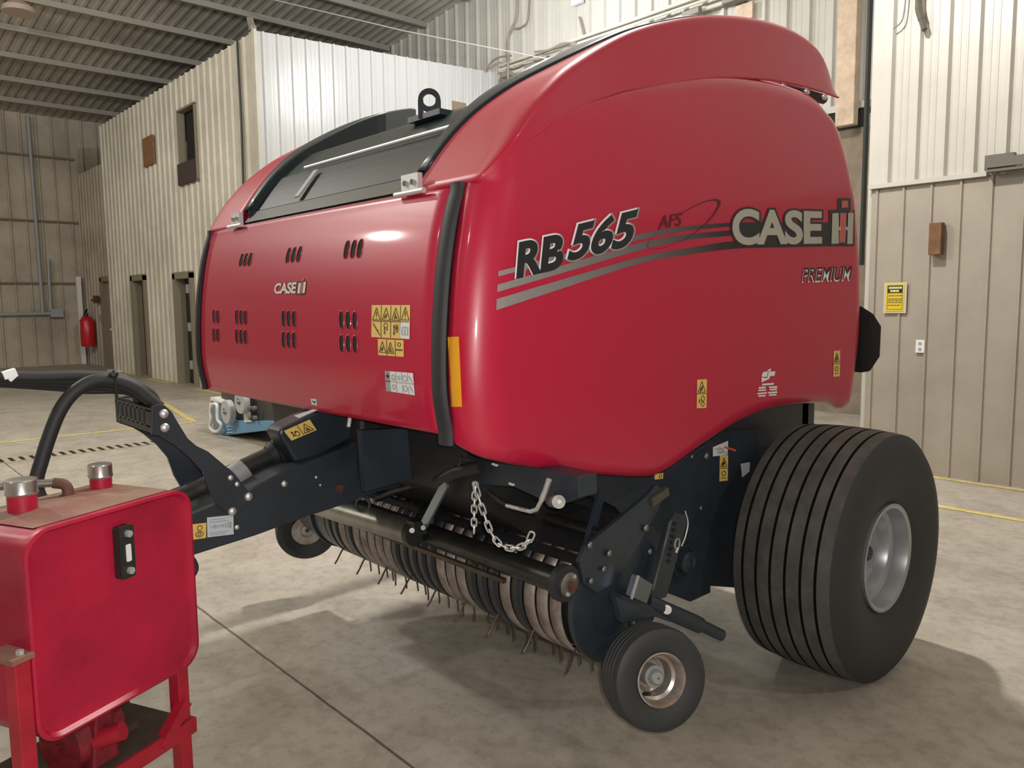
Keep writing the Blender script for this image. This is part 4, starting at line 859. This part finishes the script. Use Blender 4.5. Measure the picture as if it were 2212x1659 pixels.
# near gauge wheel
def gauge(c, psi, camb, mir, extra=True):
    ax = V((math.cos(psi)*math.cos(camb)*(-1 if mir else 1), math.sin(psi)*math.cos(camb), math.sin(camb)))
    R, w_ = .168, .066; k = [(-w_*.55, .088), (-w_, R*.78), (-w_*.97, R*.90), (-w_*.86, R*.965), (-w_*.6, R*.99)]
    for g in (-.03, -.01, .01, .03): k += [(g-.003, R), (g, R-.004), (g+.003, R)]
    k += [(w_*.6, R*.99), (w_*.86, R*.965), (w_*.97, R*.90), (w_, R*.78), (w_*.95, R*.66), (w_*.86, R*.57), (w_*.80, R*.51), (w_*.4, R*.49)]
    t = obj('gauge_tyre', MB().lathe(k, c, ax, 64), TYRD, baler, smooth=35)
    obj('gauge_rim', MB().lathe([(w_*.78, .086), (w_*.90, .088), (w_*.92, .084), (w_*.80, .078), (w_*.55, .074), (w_*.30, .072), (w_*.2, .062), (w_*-.4, .056), (w_*-.5, .045), (w_*-.5, .012), (w_*-.6, .012), (w_*-.6, .085)], c, ax, 48), mat('dusty_silver', (.55, .54, .52), .35, metal=.7, col2=(.35, .25, .19), nscale=14), t, smooth=30)
    obj('hub', MB().lathe([(-.05, .036), (.012, .036), (.012, .026), (.030, .024), (.036, .018), (.037, .003)], c, ax, 24), mat('hub_grey', (.40, .41, .41), .4, metal=.5), t, smooth=40)
    u = V((0, 0, 1)).cross(ax).normalized(); v = ax.cross(u); pv_ = V(c)+ax*.02-u*.052-v*.045
    obj('valve_stem', MB().tube([pv_, pv_+ax*.028+u*.01+v*.006], .006, 8), PLA, t)
    return ax
gc = V((-1.547, 2.0, .419)); ax = gauge(gc, -.392, .181, False)
gauge(V((2*XC+1.547, 2.0, .419)), .392, .181, True)
obj('gauge_wheel_arm', MB().tube([gc-ax*.02, gc-ax*.11, gc-ax*.13+V((-.02, .02, .16))], .020, 12).bar(onx(1330, 1290, -1.68), onx(1440, 1330, -1.64), .05, .03), BLK, baler, smooth=40)
fb = obj('gauge_wheel_bracket', MB().prism(pz([(1331, 1290), (1370, 1305), (1415, 1330), (1398, 1336), (1346, 1346)], -1.62), (-.03, 0, 0)), BLK, baler, bevel=.002)
obj('adjuster_tube', MB().tube([onx(1395, 1300, -1.66), onx(1500, 1345, -1.60), onx(1510, 1350, -1.60)], .030, 14).tube([onx(1500, 1344, -1.60), onx(1558, 1372, -1.57)], .022, 14), BLK, baler, smooth=40)
obj('adjuster_nut', MB().cyl(onx(1441, 1317, -1.63), onx(1441, 1317, -1.61), .016, n=16), STEEL, baler, smooth=40)
# twine box wheels and plate low on the far side of the shield belong to the service machine (below)
# ================================================================== RED HYDRAULIC POWER UNIT (front left)
d1v = V((-.429, .903, 0)).normalized(); nv = V((-.903, -.429, 0)).normalized(); PO = V((-2.109, .565, 0))
def T(s, t, z): return PO+d1v*s+nv*t+V((0, 0, z))
tank = thing('hydraulic_power_unit', T(0, .15, 0), 'red hydraulic tank with two chrome-capped necks on a red frame at lower left', 'tank')
def rrect(s0, s1, z0_, z1_, r, t, n=6):
    out = []
    for cs, cz, a0 in ((s1-r, z1_-r, 0), (s0+r, z1_-r, 90), (s0+r, z0_+r, 180), (s1-r, z0_+r, 270)):
        for k in range(n+1):
            a = math.radians(a0+90*k/n); out.append(T(cs+r*math.cos(a), t, cz+r*math.sin(a)))
    return out
S0, S1, Z0, Z1, TD = -.262, .226, .645, 1.148, .30
loops = [rrect(S0+.02, S1-.02, Z0+.02, Z1-.02, .055, .018), rrect(S0+.004, S1-.004, Z0+.004, Z1-.004, .055, .014), rrect(S0, S1, Z0, Z1, .055, .004), rrect(S0, S1, Z0, Z1, .055, -.004), rrect(S0-.003, S1+.003, Z0-.003, Z1+.003, .055, .012), rrect(S0, S1, Z0, Z1, .055, .02), rrect(S0, S1, Z0, Z1, .055, TD)]
loops = [rrect(S0+.022, S1-.022, Z0+.022, Z1-.022, .05, .014), rrect(S0+.012, S1-.012, Z0+.012, Z1-.012, .055, .011), rrect(S0+.005, S1-.005, Z0+.005, Z1-.005, .06, -.002), rrect(S0-.002, S1+.002, Z0-.002, Z1+.002, .06, .0), rrect(S0-.002, S1+.002, Z0-.002, Z1+.002, .06, .016), rrect(S0, S1, Z0, Z1, .06, .02), rrect(S0, S1, Z0, Z1, .06, TD)]
mb = MB(); n = len(loops[0])
mb.add([p for l in loops for p in l], [(i*n+k, i*n+(k+1) % n, (i+1)*n+(k+1) % n, (i+1)*n+k) for i in range(len(loops)-1) for k in range(n)]+[tuple(range(n)), tuple((len(loops)-1)*n+k for k in range(n))[::-1]])
body = obj('tank_body', mb, TRED, tank, smooth=35)
# dusty film lies on the lid as a thin sheet of its own colour
obj('dusty_lid', MB().grid(lambda a, b: T(S0+.045+(S1-S0-.09)*a, .03+(TD-.034)*b, Z1+.0012+.012*math.sin(math.pi*a)*math.sin(math.pi*min(1, b*1.0))), 10, 10), mat('dusty_red_paint', (.235, .165, .115), .8, col2=(.20, .06, .05), nscale=6), body, smooth=60)
def neck(px, py0, r, h):
    b = onz(px, py0, Z1); nk = obj('filler_neck', MB().cyl(b-V((0, 0, .01)), b+V((0, 0, h)), r, n=28), TRED, tank, smooth=40)
    obj('filler_cap', MB().lathe([(h-.005, .004), (h-.005, r*1.06), (h+.0, r*1.13), (h+.006, r*1.09), (h+.030, r*1.10), (h+.033, r*1.05), (h+.034, r*.9), (h+.034, .004)], b, (0, 0, 1), 32), mat('brushed_cap', (.62, .62, .60), .3, metal=.95), nk, smooth=25)
neck(50, 1108, .033, .052); neck(219, 1058, .028, .040)
pb = onz(148, 1078, Z1)
pp = obj('return_pipe', MB().tube(spline3([pb, pb+V((0, 0, .025)), pb+V((-.004, -.008, .040)), pb+V((-.014, -.030, .046))], 5), .014, 12), RUST, tank, smooth=50)
pe = pb+V((-.014, -.030, .046)); pd = (onz(50, 1040, Z1+.05)-pe); pd = V((-.35, -.93, .03)).normalized()
obj('pipe_nipple', MB().tube([pe, pe+pd*.085], .0105, 12), mat('grimy_zinc', (.20, .20, .17), .5, metal=.6), pp, smooth=50)
obj('pipe_fitting', MB().tube([pe+pd*.075, pe+pd*.10, pe+pd*.10, pe+pd*.125], [.015, .015, .012, .012], 8).tube([pe+pd*.125, pe+pd*.14], .014, 6), STEEL, pp)
obj('pipe_collar', MB().cyl(pb, pb+V((0, 0, .012)), .022, n=8), RUST, pp)
lg = obj('level_gauge', MB().box((0, 0, 0), (0, 0, 0)), PLA, tank)
lg.data.clear_geometry(); mb = MB()
cA, cB = T(-.0015, 0, 1.073), T(.004, 0, .992)
for a in [0]:
    pts = rrect(-.022, .022, .965, 1.100, .008, -.010); mb.prism(pts, nv*.024)
lgm = bpy.data.meshes.new('level_gauge'); lgm.from_pydata([tuple(p) for p in mb.v], [], mb.f); lg.data = lgm; lgm.materials.append(PLA)
obj('gauge_window', MB().prism(rrect(-.006, .009, 1.008, 1.052, .003, -.0125), nv*.002), WPLA, lg)
for c in (1.080, .984): q = T(0.002, -.010, c); obj('gauge_bolt', MB().cyl(q, q-nv*.010, .0095, n=6), GALV, lg)
# frame
def post(name, s, t, za, zb, wd=.038, dp=.038, m=FRED): return obj(name, MB().prism([T(s-wd/2, t-dp/2, za), T(s+wd/2, t-dp/2, za), T(s+wd/2, t+dp/2, za), T(s-wd/2, t+dp/2, za)], (0, 0, zb-za)), m, tank, bevel=.003)
post('frame_leg', .185, .04, 0, .655); post('frame_leg', .185, .29, 0, .655)
lf_ = onz(46, 1480, .62); s_ = (lf_-PO).dot(d1v); t_ = (lf_-PO).dot(nv)
s_, t_ = -.283, .022
post('frame_leg', s_, t_, 0, .868); post('frame_leg', s_, .32, 0, .80)
obj('leg_cap', MB().prism([T(s_-.032, t_-.03, .868), T(s_+.021, t_-.03, .868), T(s_+.021, t_+.06, .872), T(s_-.032, t_+.06, .872)], (0, 0, .012)), mat('dusty_red_paint', (0, 0, 0)), tank)
obj('leg_bolt', MB().cyl(T(s_+.0, t_-.012, .878), T(s_+.0, t_-.012, .890), .009, n=6), GALV, tank)
obj('frame_rail', MB().prism([T(-.30, .01, .435), T(.215, .01, .435), T(.215, .05, .435), T(-.30, .05, .435)], (0, 0, .045)), FRED, tank, bevel=.003)
obj('frame_rail', MB().prism([T(-.30, .27, .435), T(.215, .27, .435), T(.215, .31, .435), T(-.30, .31, .435)], (0, 0, .045)), FRED, tank, bevel=.003)
obj('frame_brace', MB().bar(T(.185, .02, .54), T(.09, .02, .455), .03, .03), FRED, tank)
obj('drip_tray', MB().prism([T(-.30, .02, .470), T(.20, .02, .470), T(.20, .31, .470), T(-.30, .31, .470)], (0, 0, .012)), DIRT, tank)
pm = obj('hydraulic_pump', MB().lathe([(0, .01), (0, .075), (.05, .08), (.055, .06), (.12, .058), (.13, .045), (.16, .045), (.16, .01)], T(-.12, .13, .545), d1v, 18), mat('grimy_red_casting', (.22, .012, .022), .5, noise=.5, nscale=22), tank, smooth=35)
obj('pump_flange', MB().prism([T(-.10, .04, .49), T(-.02, .04, .49), T(.0, .06, .53), T(-.03, .05, .62), (T(-.07, .05, .65))], nv*.05), mat('grimy_red_casting', (0, 0, 0)), pm, bevel=.004)
obj('pump_port', MB().cyl(T(-.07, .06, .55), T(-.04, .0, .575), .024, n=14), FRED, pm, smooth=40)
obj('suction_elbow', MB().tube(spline3([T(-.03, .10, .60), T(.0, .10, .61), T(.02, .10, .63), T(.02, .10, .66)]), .014, 10), RUST, tank, smooth=50)
obj('tray_bracket', MB().prism([T(.03, .12, .482), T(.11, .12, .482), T(.11, .2, .482), T(.03, .2, .482)], (0, 0, .02)), DIRT, tank)
# ================================================================== BLUE SERVICE MACHINE behind the baler
mc = thing('service_machine', onz(540, 935, 0), 'blue and white wheeled machine with two round white dials, half hidden behind the baler', 'machine')
YM = 3.92
def om(px, py, e=0): return ony(px, py, YM-e)
def mprism(name, pts, dp, m, e=0, par=None, bev=.01): return obj(name, MB().prism([om(a, b, e) for a, b in pts], (0, dp, 0)), m, par or mc, bevel=bev)
mprism('lower_body', [(481, 892), (505, 908), (540, 910), (575, 909), (600, 911), (606, 926), (560, 932), (484, 941), (470, 933)], .55, BLUE)
blk = mprism('control_panel', [(477, 845), (600, 845), (600, 912), (505, 911), (478, 880)], .5, mat('charcoal_plastic', (.055, .052, .045), .5), e=-.05)
for cx, cy in ((487, 890), (517, 868)):
    c = om(cx, cy, .10); r = .150
    dl = obj('dial', MB().lathe([(0, .01), (0, r*.98), (.05, r), (.07, r*.95), (.07, .01)], c+V((0, .07, 0)), (0, -1, 0), 36), mat('pale_grey_dial', (.40, .42, .42), .45), mc, smooth=35)
    obj('dial_knob', MB().lathe([(0, .03), (.02, .028), (.035, .004)], c+V((0, -.0, 0)), (0, -1, 0), 16), STEEL, dl, smooth=40)
    obj('dial_hole', MB().cyl(c+V((-.045, .0, .03)), c+V((-.045, -.004, .03)), .012, n=12), INK, dl)
sticker([(526, 890), (541, 889), (543, 911), (528, 912)], om, mc, [('l', .5, .7, .3, 1), ('l', .5, .5, .3, 1), ('l', .5, .3, .3, 1)], m=WHT, ink=INKG, e=.02, name='white_label')
for cx, cy in ((547, 881), (557, 881), (548, 902), (558, 902)):
    c = om(cx, cy, .0); obj('knob', MB().lathe([(0, .01), (0, .028), (.03, .03), (.04, .02), (.04, .005)], c+V((0, -.02, 0)), (0, -1, 0), 20), mat('knob_grey', (.12, .12, .115), .5), mc, smooth=40)
hp = [(456, 872), (455, 892), (457, 905), (454, 918), (457, 928), (468, 933), (477, 925), (478, 916), (470, 905), (469, 876), (462, 872)]
obj('handle', MB().tube(spline3([om(a, b, .06) for a, b in hp], 4), .022, 8), WPLA, mc, smooth=60)
obj('side_body', MB().prism([om(456, 861, -.1), om(478, 866, -.1), om(481, 892, -.1), om(478, 938, -.1), om(462, 932, -.1), om(458, 905, -.1)], (0, .5, 0)), mat('slate_blue', (.16, .22, .27), .5), mc, bevel=.01)
mprism('top_trim', [(453, 858), (462, 858), (478, 866), (478, 872), (454, 865)], .3, WPLA, .02)
for y in (921, 927, 934): mprism('body_rib', [(489, y), (499, y-1), (500, y+1), (490, y+2)], .03, mat('pale_blue', (.35, .50, .62), .4), .02, bev=0)
for px in (484, 596):
    c = om(px, 936 if px < 500 else 925, -.3); c.z = .05; obj('caster', MB().cyl(c+V((-.02, 0, 0)), c+V((.02, 0, 0)), .05, n=16), PLA, mc, smooth=40)
